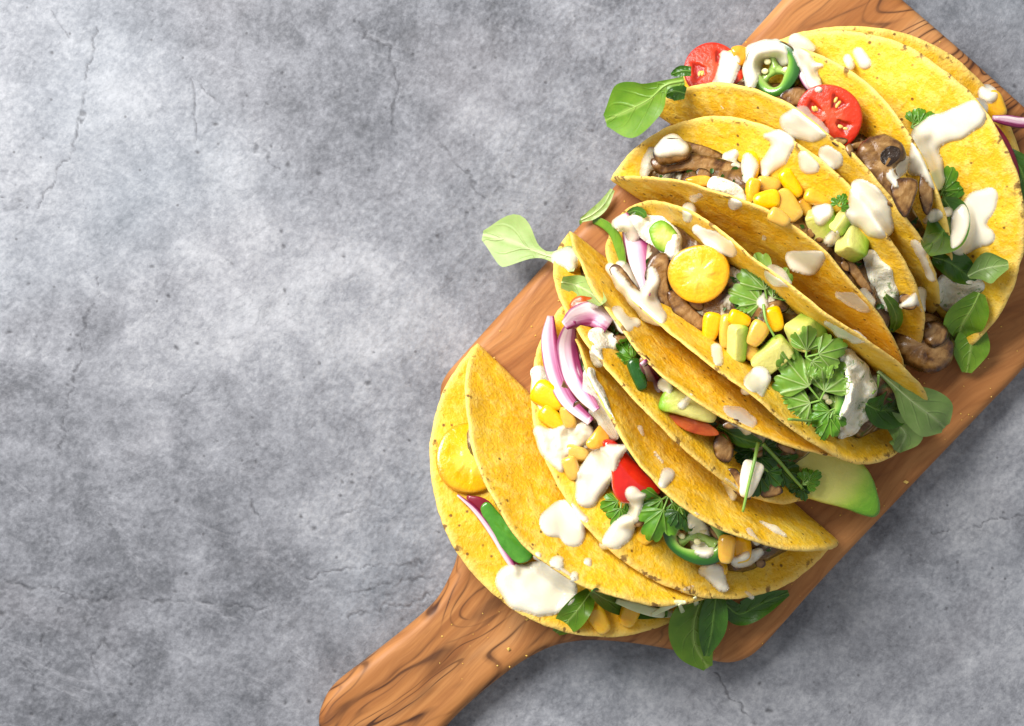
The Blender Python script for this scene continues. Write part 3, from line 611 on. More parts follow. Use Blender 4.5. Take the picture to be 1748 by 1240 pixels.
def tomato(name, x, y, r, n, mat, rot=0, z=None, lift=14, deep=.85, squash=.92, seeds=0, seed=1, lobes=3, sink=.10):
    Bm = basis(n, rot); z0 = z if z is not None else hz(x, y)+lift; o0 = P3(x, y, z0); r = r*(H-z0)/H; V = []; loc = []; gel = []; nv = 84
    prof = [(q_, (.13 if sink < .05 else .07)*(1-q_*q_)**1.1+.022) for q_ in (0., .1, .2, .28, .34, .40, .46, .52, .58, .64, .70, .76, .82, .88, .94)]+[(.978, .008), (1.0, -.05), (1.01, -.16), (.975, -.36), (.88, -.56), (.70, -.76), (.42, -.92), (.12, -1.0)]
    sm = lambda e0, e1, v: (lambda t: t*t*(3-2*t))(min(1, max(0, (v-e0)/(e1-e0))))
    for i, (q, h) in enumerate(prof):
        for j in range(nv):
            a = 2*math.pi*j/nv; rr = q*(1+.03*math.cos(2*a+seed)+.02*math.cos(3*a+seed*2)); px_, py_ = rr*math.cos(a), rr*math.sin(a)*squash; g = 0.
            if i < 15:
                w = q+.10*nz((px_*2, py_*2), .6, seed); g = sm(.22, .36, w)*(1-sm(.66, .78, w))*sm(.05, .55, math.cos(lobes*a+.5*nz((px_, py_), .5, seed+1)))
            V.append(o0+r*(Bm[0]*px_+Bm[1]*py_+Bm[2]*(h*deep if h < 0 else h+.03*nz((px_, py_), .25, seed)*(1-q)-sink*g))); loc.append((.5+px_*.5, .5+py_*.5, .8 if i < 16 else .2)); gel.append(g)
    F = [tuple(reversed(f)) for f in grid_faces(len(prof), nv, True)]
    o = root_at(name, V); at_ = {'loc': loc, 'gel': gel}; cut = 15*nv
    link_part('cut_face', V, [f for f in F if max(f) < 16*nv], mat, o, at_); link_part('skin', V, [f for f in F if max(f) >= 16*nv], mat, o, at_); r_ = np.random.default_rng(seed)
    for k in range(seeds):
        a = (k % lobes)*2*math.pi/lobes+r_.uniform(-.30, .30); q = r_.uniform(.38, .60); c = o0+r*(Bm[0]*q*math.cos(a)+Bm[1]*q*math.sin(a)*squash+Bm[2]*(.06-sink*.85)); SV = []
        e0 = math.cos(a+r_.uniform(-.6, .6)); e1 = math.sqrt(max(0, 1-e0*e0)); d1 = Bm[0]*e0+Bm[1]*e1; d2 = Bm[0]*-e1+Bm[1]*e0
        for i in range(6):
            th = math.pi*i/5
            for j in range(8): SV.append(c+d1*math.cos(th)*5.2+math.sin(th)*(d2*math.cos(j*.785)*2.9+Bm[2]*math.sin(j*.785)*2.0))
        link('seed', SV, grid_faces(6, 8, True), SEED, o, solid=False)
    return o
def pepper_ring(x, y, r, n, rot=0, z=None, lift=10, wall=.26, th=13, squash=1.0, seeds=5, seed=1):
    Bm = basis(n, rot); z0 = z if z is not None else hz(x, y)+lift; o0 = P3(x, y, z0); s = (H-z0)/H; V = []; ac = []; nv = 72
    sec = [(-1, -.8), (-1, .8), (-.6, 1), (-.1, 1.02), (.4, 1.02), (.8, .98), (.97, .7), (1, 0), (.97, -.7), (.8, -.98), (0, -1.02)]
    for j in range(nv):
        a = 2*math.pi*j/nv; R = r*(1+.035*math.cos(3*a+seed)); w = r*wall*(1+.22*math.cos(3*a+seed+1))
        for q, h in sec:
            rr = R-w*.5+q*w*.5; V.append(o0+s*(Bm[0]*rr*math.cos(a)+Bm[1]*rr*math.sin(a)*squash+Bm[2]*h*th*.5)); ac.append((q+1)/2)
    m = len(sec); F = [(j*m+i, j*m+(i+1) % m, ((j+1) % nv)*m+(i+1) % m, ((j+1) % nv)*m+i) for j in range(nv) for i in range(m)]
    o = root_at('chilli_ring', V); F = [tuple(reversed(f)) for f in F]; isk = lambda f: all(5 <= i % m <= 9 for i in f)
    link_part('skin', V, [f for f in F if isk(f)], PEPPER, o, {'across': ac}); link_part('flesh', V, [f for f in F if not isk(f)], PEPPER, o, {'across': ac})
    # pale ribs crossing the hollow and the seeds on them
    for k in range(3):
        a = seed+k*2.09; d = Bm[0]*math.cos(a)+Bm[1]*math.sin(a)*squash; e = np.cross(Bm[2], d); V = []
        for t in np.linspace(0, 1, 7):
            ww = r*(.10+.10*abs(t-.5)*2); c = o0+s*(d*t*r*(1-wall*.9)-Bm[2]*2)
            V += [c+e*ww, c+Bm[2]*3.5, c-e*ww, c-Bm[2]*5]
        link('rib', V, grid_faces(7, 4, True)+[(0, 1, 2, 3), (27, 26, 25, 24)], PEPPER, o, {'across': [.08]*28}, solid=False)
    r_ = np.random.default_rng(seed)
    for k in range(seeds):
        a = r_.uniform(0, 6.28); q = r_.uniform(.2, .55)*r; c = o0+s*(Bm[0]*q*math.cos(a)+Bm[1]*q*math.sin(a)*squash+Bm[2]*4); SV = []
        for i in range(6):
            t = math.pi*i/5
            for j in range(9): SV.append(c+Bm[0]*math.sin(t)*math.cos(j*.698)*6.2+Bm[1]*math.sin(t)*math.sin(j*.698)*5.2+Bm[2]*math.cos(t)*2.2)
        link('seed', SV, grid_faces(6, 9, True), PSEED, o, solid=False)
    return o
def sauce(name, chains, th=7.0, mat=None, k=5.0, step=2.6, eps=.4, sag=1.4, lumpy=0.0, seed=1, edge=16.0, maxdrop=60, smooth_it=10):
    """chains of (x, y, r): thick liquid resting on whatever lies below those pixels"""
    allc = [c for ch in chains for c in ch]; x0 = min(c[0]-c[2] for c in allc)-8; x1 = max(c[0]+c[2] for c in allc)+8; y0 = min(c[1]-c[2] for c in allc)-8; y1 = max(c[1]+c[2] for c in allc)+8
    xs = np.arange(x0, x1+step, step); ys = np.arange(y0, y1+step, step); X, Y = np.meshgrid(xs, ys); nx, ny = len(xs), len(ys)
    def field(X, Y):
        acc = np.zeros_like(X)
        for ch in chains:
            seg = list(zip(ch[:-1], ch[1:])) or [(ch[0], ch[0])]
            for a, b in seg:
                d = np.array([b[0]-a[0], b[1]-a[1]], float); L = d@d+1e-9; u = np.clip(((X-a[0])*d[0]+(Y-a[1])*d[1])/L, 0, 1)
                acc += np.exp(-(np.hypot(X-a[0]-u*d[0], Y-a[1]-u*d[1])-(a[2]+(b[2]-a[2])*u))/k)
        return -k*np.log(acc+1e-30)
    wob = np.array([[1.6*nz((x, y), 24, seed) for x in xs] for y in ys])*(1 if not lumpy else 2.2); D = field(X, Y)+wob
    gy, gx = np.gradient(D, step); g2 = gx*gx+gy*gy+1e-6
    near = (D > -step*.75) & (D < step*1.2); mv = np.where(near, D, 0); X = X-gx/g2*mv; Y = Y-gy/g2*mv; Ds = np.where(near, 0, D)
    ok = (D < step*1.2); cells = ok[:-1, :-1] & ok[1:, :-1] & ok[1:, 1:] & ok[:-1, 1:] & ((D[:-1, :-1] < 0) | (D[1:, :-1] < 0) | (D[1:, 1:] < 0) | (D[:-1, 1:] < 0))
    use = np.zeros_like(ok); use[:-1, :-1] |= cells; use[1:, :-1] |= cells; use[1:, 1:] |= cells; use[:-1, 1:] |= cells
    Z = np.full(X.shape, np.nan)
    for j, i in zip(*np.nonzero(use)): Z[j, i] = hz(X[j, i], Y[j, i])
    Zh = np.where(use, Z, np.nanmin(Z)); zt = np.nanpercentile(Z, 85); Zh = np.maximum(Zh, zt-maxdrop); Zm = Zh.copy()
    for _ in range(30):                                    # the liquid spans small gaps and sags between supports
        A = np.pad(Zm, 1, mode='edge'); U = np.pad(use, 1).astype(float); nb = (A[:-2, 1:-1]*U[:-2, 1:-1]+A[2:, 1:-1]*U[2:, 1:-1]+A[1:-1, :-2]*U[1:-1, :-2]+A[1:-1, 2:]*U[1:-1, 2:])/np.maximum(1, U[:-2, 1:-1]+U[2:, 1:-1]+U[1:-1, :-2]+U[1:-1, 2:])
        Zm = np.maximum(Zh, np.where(use, nb-sag*.5, Zm))
    for _ in range(smooth_it):
        A = np.pad(Zm, 1, mode='edge'); U = np.pad(use, 1).astype(float); w = U[:-2, 1:-1]+U[2:, 1:-1]+U[1:-1, :-2]+U[1:-1, 2:]; nb = (A[:-2, 1:-1]*U[:-2, 1:-1]+A[2:, 1:-1]*U[2:, 1:-1]+A[1:-1, :-2]*U[1:-1, :-2]+A[1:-1, 2:]*U[1:-1, 2:])/np.maximum(1, w)
        Zm = np.where(use & (w > 0), .5*Zm+.5*nb, Zm)
    t = np.clip(-Ds/edge, 0, 1); hgt = .85*th*(1-(1-t)**2)**.75
    hgt = hgt*(1+.28*np.array([[nz((x, y), 26, seed+6) for x in xs] for y in ys]))
    if lumpy: hgt = hgt*(1+0*t)+lumpy*t*np.array([[nz((x, y), 15, seed+2)+.6*nz((x, y), 7, seed+4) for x in xs] for y in ys])
    ids = -np.ones(X.shape, int); V = []; jj, ii = np.nonzero(use)
    for c, (j, i) in enumerate(zip(jj, ii)): ids[j, i] = c; V.append(P3(X[j, i], Y[j, i], Zm[j, i]+eps+hgt[j, i]))
    n = len(V)
    for j, i in zip(jj, ii): V.append(P3(X[j, i], Y[j, i], Zm[j, i]-1.6-(2.0 if Ds[j, i] < 0 else 0)))
    F = []; ed = {}
    for j, i in zip(*np.nonzero(cells)):
        q = (ids[j+1, i], ids[j+1, i+1], ids[j, i+1], ids[j, i]); F.append(q); F.append(tuple(n+a for a in reversed(q)))
        for a, b in zip(q, q[1:]+q[:1]): ed[(a, b)] = 1
    F += [(b, a, n+a, n+b) for (a, b) in ed if (b, a) not in ed]
    bd = [t[j, i]*min(1., th/5.) for j, i in zip(jj, ii)]
    return link(name, np.array(V), F, mat or CREAM, attrs={'body': bd+bd})

def mouth_points(k, n, seed, ulim=.72):
    r = np.random.default_rng(seed); f = FILL[k][0]; R = TACO[k][3]; out = []
    for _ in range(n*6):
        u = r.uniform(-ulim, ulim); a = u*R; bm = math.sqrt(R*R-a*a)*f; p = bend(k, np.array([a, a]), np.array([-bm, bm])); s_ = r.uniform(.15, .85)
        q = to_px(p[0]*(1-s_)+p[1]*s_)
        if (hit(*q)[2] or '').startswith('taco_filling'): out.append((float(q[0]), float(q[1])))
        if len(out) >= n: break
    return out
def flecks(k, n, seed):
    r = np.random.default_rng(seed); V = []; F = []
    for (x, y) in mouth_points(k, n, seed, .8):
        z = hz(x, y); o0 = P3(x, y, z+1.5); Bm = basis((r.normal(0, .3), r.normal(0, .3), 1), r.uniform(0, 360)); a, b = r.uniform(4, 9), r.uniform(2, 4.5); i = len(V)
        for (c, d, h) in ((-1, 0, 0), (-.4, -1, .6), (.5, -.8, .5), (1, .1, 0), (.4, .9, .7), (-.5, .8, .4)): V.append(o0+Bm[0]*a*c+Bm[1]*b*d+Bm[2]*h*2)
        F += [(i, i+1, i+2, i+3), (i, i+3, i+4, i+5)]
    if V: tag(link('chopped_herbs', V, F, CILD), 'chopped green herb flecks scattered in the '+WHERE[k], 'herbs', None, 'stuff')
def bits(k, n, seed):
    r = np.random.default_rng(seed)
    for i, (x, y) in enumerate(mouth_points(k, n, seed)):
        m = r.integers(6, 9); rx, ry, t0 = r.uniform(11, 20), r.uniform(7, 12), r.uniform(0, 3.14); out = []
        for a in np.linspace(0, 2*np.pi, m, endpoint=False):
            q = r.uniform(.75, 1.15); cx_, cy_ = math.cos(a)*rx*q, math.sin(a)*ry*q; out.append((x+cx_*math.cos(t0)-cy_*math.sin(t0), y+cx_*math.sin(t0)+cy_*math.cos(t0)))
        tag(slab('mushroom_bit', out, 9, MUSH, lift=3, lump=3, seed=i+seed, n=24), 'small fried mushroom bit in the '+WHERE[k], 'mushroom', 'mushroom bits in the '+WHERE[k])

def chunk(name, x, y, sz, rot, lift=10, mat=None, seed=1, ax=2, flip=False, e=.46, z=None):
    """a knife-cut cube with soft corners"""
    from mathutils import Euler
    Rm = np.array(Euler([math.radians(a) for a in rot]).to_matrix()); z0 = z if z is not None else hz(x, y)+lift; o0 = P3(x, y, z0); s_ = (H-z0)/H; V = []; ac = []; F = []; m = 9
    idx = {}
    for f in range(6):
        a_, sg = f//2, (1 if f % 2 else -1); u_, v_ = (a_+1) % 3, (a_+2) % 3; g = []
        for i in range(m):
            for j in range(m):
                p = np.zeros(3); p[a_] = sg; p[u_] = -1+2*i/(m-1); p[v_] = -1+2*j/(m-1); key = tuple(np.round(p, 4))
                if key not in idx:
                    q = p/np.linalg.norm(p); q = np.sign(q)*np.abs(q)**e; q /= max(1e-6, (np.abs(q)**7).sum()**(1/7.)); w = q*np.array(sz)*.5
                    w = w+2.0*np.array([nz(w, 12, seed), nz(w, 12, seed+1), nz(w, 12, seed+2)])+.8*nz(w, 5, seed+3)
                    idx[key] = len(V); V.append(o0+s_*(Rm@w)); t = (q[ax]+1)/2; ac.append(1-t if flip else t)
                g.append(idx[key])
        for i in range(m-1):
            for j in range(m-1):
                q = (g[i*m+j], g[(i+1)*m+j], g[(i+1)*m+j+1], g[i*m+j+1]); F.append(q if sg > 0 else tuple(reversed(q)))
    return link(name, V, F, mat or AVO, attrs={'across': ac})
def crumbs(n, seed):
    r = np.random.default_rng(seed); V = []; F = []; ok = 0
    while ok < n:
        x, y = r.uniform(740, 1740), r.uniform(60, 1160); z, nr_, nm = hit(x, y)
        if nm != 'cutting_board': continue
        ok += 1; o0 = P3(x, y, z); i = len(V); a = r.uniform(.8, 2.2) if r.random() < .93 else r.uniform(3, 5); q = r.normal(0, 1, (6, 3)); q /= np.linalg.norm(q, axis=1)[:, None]
        base = np.array([(1, 0, 0), (-1, 0, 0), (0, 1, 0), (0, -1, 0), (0, 0, 1), (0, 0, -1)])*.8+q*.35
        V += [o0+np.array([p[0]*a, p[1]*a, max(0.05, p[2]*a*.6+a*.4)]) for p in base]
        F += [(i+p, i+q_, i+t) for p, q_, t in ((0, 2, 4), (2, 1, 4), (1, 3, 4), (3, 0, 4), (2, 0, 5), (1, 2, 5), (3, 1, 5), (0, 3, 5))]
    tag(link('tortilla_crumbs', V, F, CRUMB, smooth=False, solid=False), 'tiny yellow tortilla crumbs scattered on the bare wood', 'crumbs', None, 'stuff')
# ------------------------------------------------------------------ the fillings, taco by taco
def SA(label, *chains, **k): return tag(sauce('cream_sauce', list(chains), **k), label, 'sauce', k.get('group', None) or 'splashes of cream sauce')
def HC(label, *chains, **k):
    k.setdefault('mat', HERB); k.setdefault('lumpy', 5.0); k.setdefault('th', 9.0)
    return tag(sauce('herbed_cream', list(chains), **k), label, 'cream', 'lumps of herbed cream')
def KC(k, *rows):
    for i, r in enumerate(rows):
        kw = r[-1] if isinstance(r[-1], dict) else {}; a = [q for q in r if not isinstance(q, dict)]
        lab = kw.pop('lab', None)
        tag(corn(*a, seed=i+k*10, **kw), lab or 'yellow corn kernel in the '+WHERE[k], 'corn kernel', 'corn kernels in the '+WHERE[k])
def SL_(name, label, cat, out, th, mat, group=None, **k): return tag(slab(name, out, th, mat, **k), label, cat, group)

for k, n in ((2, 8), (3, 6), (4, 12), (5, 9), (6, 6)): bits(k, n, 100+k)
for k, n in ((2, 26), (3, 24), (4, 40), (5, 30), (6, 20)): flecks(k, n, 200+k)

# --- taco 1, lying over the handle
tag(tomato('tomato_slice', 803, 783, 62, (.25, .22, .94), TOMY, 20, lift=9, deep=.22, squash=.95, seeds=2, seed=3, lobes=4, sink=.03), 'glossy yellow tomato slice tucked in the '+WHERE[1], 'tomato')
o = tag(strip('onion_slice', [(781, 845), (812, 872), (842, 912), (866, 952), (884, 982)], [2, 5, 6, 6, 3], 9, ONION, lift=8, n=26), 'thin red onion slice with dark skin beside the green pepper strip', 'onion')
strip('skin', [(797, 848), (826, 866), (850, 905), (872, 945), (885, 976)], [3, 13, 11, 8, 2], 8, BERRY, lift=4, par=o, n=26)
SL_('pepper_strip', 'bright green pepper strip beside the dark-skinned onion slice', 'pepper', [(820, 870), (834, 858), (858, 884), (886, 914), (910, 948), (886, 962), (860, 940), (840, 905)], 9, GREENP, lift=4, dome=.02, lump=2.5)
tag(lettuce('lettuce_leaf', [(1008, 1012), (992, 1034), (972, 1058), (950, 1080)], [10, 21, 22, 7], LETT, lift=9, cup=.30, seed=2), 'small green lettuce leaf touching the large cream pool by the handle', 'lettuce leaf')
tag(lettuce('lettuce_leaf', [(1010, 1008), (1045, 1028), (1095, 1040), (1140, 1048)], [8, 17, 17, 6], LETTD, lift=3, cup=.2, seed=3), 'dark lettuce leaf behind two corn kernels near the board handle', 'lettuce leaf')
KC(1, (1022, 1058, 60, 52, 38, (.1, .1, 1), dict(lift=10, lab="corn kernel touching the small lettuce leaf by the cream pool")), (1074, 1048, 110, 46, 40, (.1, .1, 1), dict(lift=10, lab="corn kernel under the pale cabbage shred near the handle")))
tag(strip('cabbage_shred', [(1052, 1026), (1085, 1036), (1120, 1046), (1148, 1048)], [4, 8, 8, 6], 8, SHRED, lift=12), 'pale cabbage shred under the edge of the taco lying over the handle', 'cabbage')
for i, (p, w_) in enumerate([([(1112, 1050), (1135, 1038), (1152, 1030), (1170, 1028)], 5), ([(1160, 1032), (1166, 1046), (1170, 1052)], 4), ([(1186, 1020), (1190, 1036), (1192, 1044)], 5)]):
    tag(strip('cabbage_shred', p, [w_*.6]+[w_]*(len(p)-2)+[w_*.5], 6, SHRED, lift=10+i), 'short pale cabbage shred above the two hanging green lettuce leaves', 'cabbage', 'short cabbage shreds')
tag(lettuce('lettuce_leaf', [(1198, 1022), (1186, 1060), (1186, 1100), (1208, 1140)], [18, 42, 36, 9], LETT, z=[120, 118, 98, 70], cup=.18, seed=5, con=False), 'broad green lettuce leaf hanging over the board edge', 'lettuce leaf')
tag(lettuce('lettuce_leaf', [(1222, 1018), (1218, 1050), (1214, 1082), (1206, 1120)], [16, 25, 22, 5], LETTD, z=[132, 134, 124, 100], cup=.35, roll=.25, seed=6, con=False), 'narrow dark lettuce leaf lying on the broad hanging lettuce leaf', 'lettuce leaf')
tag(lettuce('lettuce_leaf', [(1236, 1030), (1262, 1048), (1300, 1030), (1346, 1012)], [12, 20, 21, 5], LETTD, z=[100, 96, 92, 82], cup=.3, seed=7, con=False), 'dark lettuce leaf sticking out sideways over the bare wood', 'lettuce leaf')

# --- taco 2, with the red pepper chunk
HC('herbed white cream under the curved onion strips', [(920, 636, 13), (926, 662, 17), (932, 690, 15)], th=14)
HC('herbed white cream along the shell behind the onion strips', [(1006, 640, 11), (1012, 668, 13), (1022, 695, 15), (1036, 722, 11), (1050, 745, 7)], th=12)
KC(2, (937, 677, 30, 62, 48, (-.2, .1, 1), dict(lift=14, lab="big pale corn kernel under the outer curved onion strip")), (944, 716, 40, 54, 34, (-.1, .1, 1), dict(lift=14, lab="corn kernel just below the big pale one at the onion strip")))
HC('thick white cream beside the orange pepper piece', [(922, 738, 12), (940, 760, 20), (968, 752, 24), (996, 738, 18)], [(950, 778, 16), (958, 800, 9)], th=14, mat=CREAM, lumpy=4)
KC(2, (972, 712, 80, 40, 34, (-.2, 0, 1), dict(lift=10)), (985, 775, 10, 44, 32, (-.2, 0, 1), dict(lift=8)), (975, 800, 70, 42, 32, (-.2, 0, 1), dict(lift=8)))
o = tag(strip('onion_slice', [(940, 540), (938, 580), (946, 632), (968, 682), (1008, 720)], [6, 14, 15, 13, 7], 5, ONION, lift=22, arch=-.05), 'outer curved purple onion strip at the mouth of the '+WHERE[2], 'onion')
tag(strip('onion_slice', [(976, 548), (968, 590), (978, 640), (1000, 676), (1018, 700)], [7, 17, 17, 13, 6], 5, ONION, lift=24, arch=-.05), 'inner wider purple onion strip beside the outer curved strip', 'onion')
SL_('pepper_piece', 'orange pepper piece above the red pepper chunk', 'pepper', [(1000, 758), (1012, 740), (1026, 724), (1036, 734), (1042, 756), (1028, 764), (1012, 768)], 16, ORAN, lift=12, g=(-.2, .2))
o = SL_('pepper_chunk', 'glossy red pepper chunk partly under white cream', 'pepper', [(1028, 756), (1048, 752), (1075, 778), (1102, 808), (1128, 838), (1112, 852), (1088, 858), (1060, 858), (1046, 838), (1042, 800)], 26, REDP, lift=13, dome=.5, g=(-.05, .05), lump=1.5)
SL_('mushroom_piece', 'small brown mushroom piece below the red pepper chunk', 'mushroom', [(1078, 872), (1100, 858), (1130, 848), (1140, 870), (1110, 890), (1085, 900)], 14, MUSH, lift=4, dome=.16)
SA('large white cream splash covering one side of the red pepper chunk', [(1044, 776, 16), (1028, 792, 24), (1012, 818, 27), (1002, 848, 20)], [(1044, 776, 10), (1066, 764, 6)], th=14, edge=18)
KC(2, (1106, 902, 115, 58, 42, (-.1, .1, 1), dict(lift=12, lab="corn kernel beside the bigger cilantro leaf and the cream drip")))
tag(pepper_ring(1190, 912, 60, (-.10, -.10, 1), 25, lift=14, wall=.42, th=16, squash=.86, seeds=4, seed=2), 'green chilli ring in the mouth of the '+WHERE[2], 'chilli')
tag(cilantro(1062, 852, 100, 52, CIL, lift=20, seed=3, spread=.8), 'single cilantro leaf below the red pepper chunk', 'cilantro')
tag(cilantro(1142, 846, 108, 84, CIL, lift=22, seed=4, fold=.3, spread=.75), 'bigger cilantro leaf lying across the green chilli ring of the red pepper taco', 'cilantro')
tag(cilantro(1160, 866, 60, 46, CILD, lift=16, seed=9, fold=.3, spread=.8), 'dark cilantro leaf at the shell edge above the green chilli ring', 'cilantro')
KC(2, (1240, 938, 95, 50, 34, (0, .1, 1), dict(lift=8, lab="upright corn kernel touching the rim of the red pepper taco's chilli ring")), (1264, 938, 80, 46, 44, (0, .1, 1), dict(lift=6, lab="broad corn kernel beyond the chilli ring, beside the cream smear")), (1232, 962, 75, 40, 20, (0, .1, 1), dict(lift=6)))
HC('white cream smear beyond the green chilli ring', [(1202, 975, 10), (1220, 980, 14), (1232, 998, 8), (1238, 1004, 6)], [(1256, 960, 8), (1276, 955, 9), (1296, 942, 8)], th=7, mat=CREAM, lumpy=3)
SA('cream drip over the red pepper and the cilantro leaf', [(1078, 842, 12), (1086, 862, 8), (1080, 884, 8), (1066, 896, 7)], [(1086, 850, 8), (1100, 846, 4)], th=8)
SA('cream drip crossing the green chilli ring', [(1184, 884, 10), (1192, 906, 14), (1200, 932, 17), (1206, 940, 13)], th=10)
SA('cream drip below the cilantro leaf of the red pepper taco', [(1072, 892, 14), (1062, 906, 18), (1048, 920, 15), (1030, 930, 8)], th=7)
SA('white cream pool at the edge of the shell nearest the handle', [(872, 991, 27), (890, 1014, 27), (918, 1026, 25)], [(905, 990, 28), (930, 996, 36), (952, 1006, 30), (934, 1020, 30)], th=11, edge=20, k=6)
SA('heart-shaped cream splash on the smooth shell face of the handle taco', [(944, 893, 25), (962, 876, 20), (980, 884, 13), (998, 886, 6)], [(962, 890, 18), (978, 914, 22)], th=7)
for i, (x, y, r) in enumerate([(918, 950, 8), (951, 962, 14), (1003, 960, 8), (981, 984, 9), (978, 990, 6)]):
    SA('small cream droplet near the white pool by the handle', [(x, y, r), (x+2, y+3, r*.7)], th=5)
SA('oval cream drop at the shell edge beside the red pepper chunk', [(1140, 811, 13), (1131, 826, 10)], th=8)
SA('thin cream streaks on the shell face beside the red pepper chunk', [(1092, 732, 6), (1096, 742, 4)], [(1118, 772, 2.5), (1130, 790, 2.5)], th=2.5)
SA('dried cream smear on the pointed shell tip beside the avocado slice', [(1278, 908, 7), (1292, 926, 6)], [(1300, 892, 3), (1322, 904, 3.5), (1340, 914, 3)], th=2)
SA('small cream flecks on the shell above the sideways lettuce leaf', [(1275, 1014, 5), (1284, 1020, 4)], [(1165, 1008, 3), (1182, 1002, 3)], th=2)

# --- taco 3, with the big avocado slice
tag(lettuce('lettuce_leaf', [(958, 482), (985, 488), (1010, 502), (1030, 520)], [10, 18, 18, 9], LETTP, lift=8, cup=.3, seed=11), 'pale lettuce leaf in the end of the '+WHERE[3], 'lettuce leaf')
SL_('tomato_piece', 'small red tomato piece beside the pale lettuce leaf', 'tomato', [(972, 520), (985, 506), (1010, 508), (1024, 520), (1020, 534), (995, 538), (978, 536)], 16, SALSA, lift=5)
SA('thin cream smear on the small red tomato piece', [(985, 520, 4), (1002, 524, 5), (1018, 522, 4)], th=4)
tag(strip('onion_slice', [(964, 556), (985, 542), (1012, 538), (1040, 556)], [8, 18, 20, 14], 5, ONION, lift=18, arch=-.04, flip=True), 'short wide onion slice with purple rim below the red tomato piece', 'onion')
HC('herbed cream inside the shell below the short wide onion slice', [(1015, 572, 12), (1035, 580, 12), (1050, 590, 8)], [(1015, 600, 8), (1022, 618, 9)], th=12)
tag(cilantro(1092, 628, -130, 58, CIL, lift=16, seed=12, fold=.2), 'green cilantro leaf beside the dark pepper strip', 'cilantro')
SL_('pepper_strip', 'dark green pepper strip standing between the two shell walls', 'pepper', [(1070, 620), (1090, 612), (1102, 640), (1104, 662), (1090, 668), (1080, 650)], 16, PEPPER, lift=12, acr=lambda *p: .82)
tag(strip('onion_slice', [(1098, 618), (1112, 645), (1128, 668)], [7, 11, 6], 10, ONION, lift=8), 'dark purple onion slice beside the dark green pepper strip', 'onion')
SL_('avocado_chunk', 'green avocado chunk wedged under the shell, smeared with cream', 'avocado', [(1124, 690), (1138, 664), (1160, 664), (1190, 678), (1222, 706), (1216, 722), (1185, 716), (1150, 706), (1130, 702)], 22, AVO, lift=12, acr=lambda *p: max(0, min(1, (1165-(p[0] if np.isscalar(p[0]) else p[0]))/40.)))
SA('cream drop on the wedged avocado chunk', [(1134, 656, 12), (1140, 664, 9)], [(1178, 676, 4), (1164, 692, 8)], th=6)
SL_('tomato_piece', 'flat red tomato slice lying along the shell under the avocado chunk', 'tomato', [(1140, 710), (1170, 712), (1210, 724), (1228, 742), (1200, 744), (1165, 732)], 5, SALSA, lift=1, dome=.1)
SL_('mushroom_piece', 'dark round mushroom piece among the cilantro bunch', 'mushroom', [(1218, 752), (1230, 736), (1246, 748), (1252, 772), (1244, 790), (1226, 786), (1218, 772)], 20, MUSH, lift=8, dome=.16)
SL_('mushroom_piece', 'dark mushroom piece at the foot of the cilantro bunch', 'mushroom', [(1290, 830), (1308, 812), (1330, 826), (1336, 842), (1312, 850), (1292, 846)], 16, MUSH, lift=6, dome=.16)
SL_('mushroom_piece', 'brown mushroom sliver beside the white cream strip and herb stem', 'mushroom', [(1232, 806), (1255, 800), (1270, 820), (1282, 852), (1262, 848), (1245, 830)], 12, MUSH, lift=4, dome=.16)
a_out = [(1336, 760), (1380, 758), (1430, 772), (1470, 790), (1490, 818), (1502, 860), (1498, 880), (1480, 882), (1440, 868), (1395, 856), (1362, 842), (1345, 800)]
def a_acr(*p):
    q = np.ravel(np.array(p)); x, y = q[0], q[1]; d = math.hypot(x-1385, (y-800)*1.15); return max(.22, min(1, (d-48)/66.))
SL_('avocado_slice', 'big pale green avocado slice sticking out over the bare wood', 'avocado', a_out, 44, AVO, z=150, g=(-.10, -.10), dome=.12, lump=1.2, acr=a_acr, n=64)
tag(lettuce('lettuce_leaf', [(1225, 728), (1250, 742), (1275, 752), (1300, 758)], [5, 12, 13, 5], LETTD, lift=12, seed=13), 'small dark lettuce leaf above the dark round mushroom piece', 'lettuce leaf')
tag(cilantro(1292, 762, 70, 62, CILD, lift=14, seed=14, fold=.3), 'darkest cilantro leaf of the bunch beside the avocado slice', 'cilantro')
tag(cilantro(1320, 790, 40, 60, CILD, lift=14, seed=15, fold=.3), 'dark cilantro leaf spreading onto the big avocado slice', 'cilantro')
tag(cilantro(1305, 800, 110, 52, CILD, lift=12, seed=16, fold=.3), 'dark cilantro leaf behind the white cream strip', 'cilantro')
SL_('cream_strip', 'white cream strip under a thin green herb stem', 'cream', [(1268, 790), (1284, 786), (1304, 796), (1298, 818), (1284, 846), (1270, 850), (1262, 838)], 14, CREAM, lift=12, dome=.5)
tag(tube('herb_stem', [(1294, 756), (1288, 786), (1278, 828), (1268, 874)], 3.2, STEM, lift=13), 'thin green herb stem crossing the white cream strip', 'herb stem')
o = tag(tube('herb_stem', [(1302, 758), (1330, 788), (1352, 814), (1372, 836)], 3.4, STEM, lift=16), 'thin green herb stem lying toward the avocado slice, with tiny leaves', 'herb stem')
tag(cilantro(1366, 826, 75, 30, CILD, lift=10, seed=17), 'tiny cilantro sprig at the end of the herb stem on the avocado', 'cilantro')
tag(cilantro(1370, 828, -35, 38, CIL, lift=10, seed=18, spread=.55), 'tiny feathery cilantro tip pointing across the avocado slice', 'cilantro')
SA('cream smear at the shell edge below the wedged avocado chunk', [(1238, 822, 6), (1250, 836, 7), (1252, 850, 5)], th=4)
SA('tan dried cream smear on the shell face above the cilantro bunch', [(1240, 700, 8), (1260, 712, 13), (1282, 722, 11)], [(1262, 712, 10), (1275, 735, 8)], th=2.5)

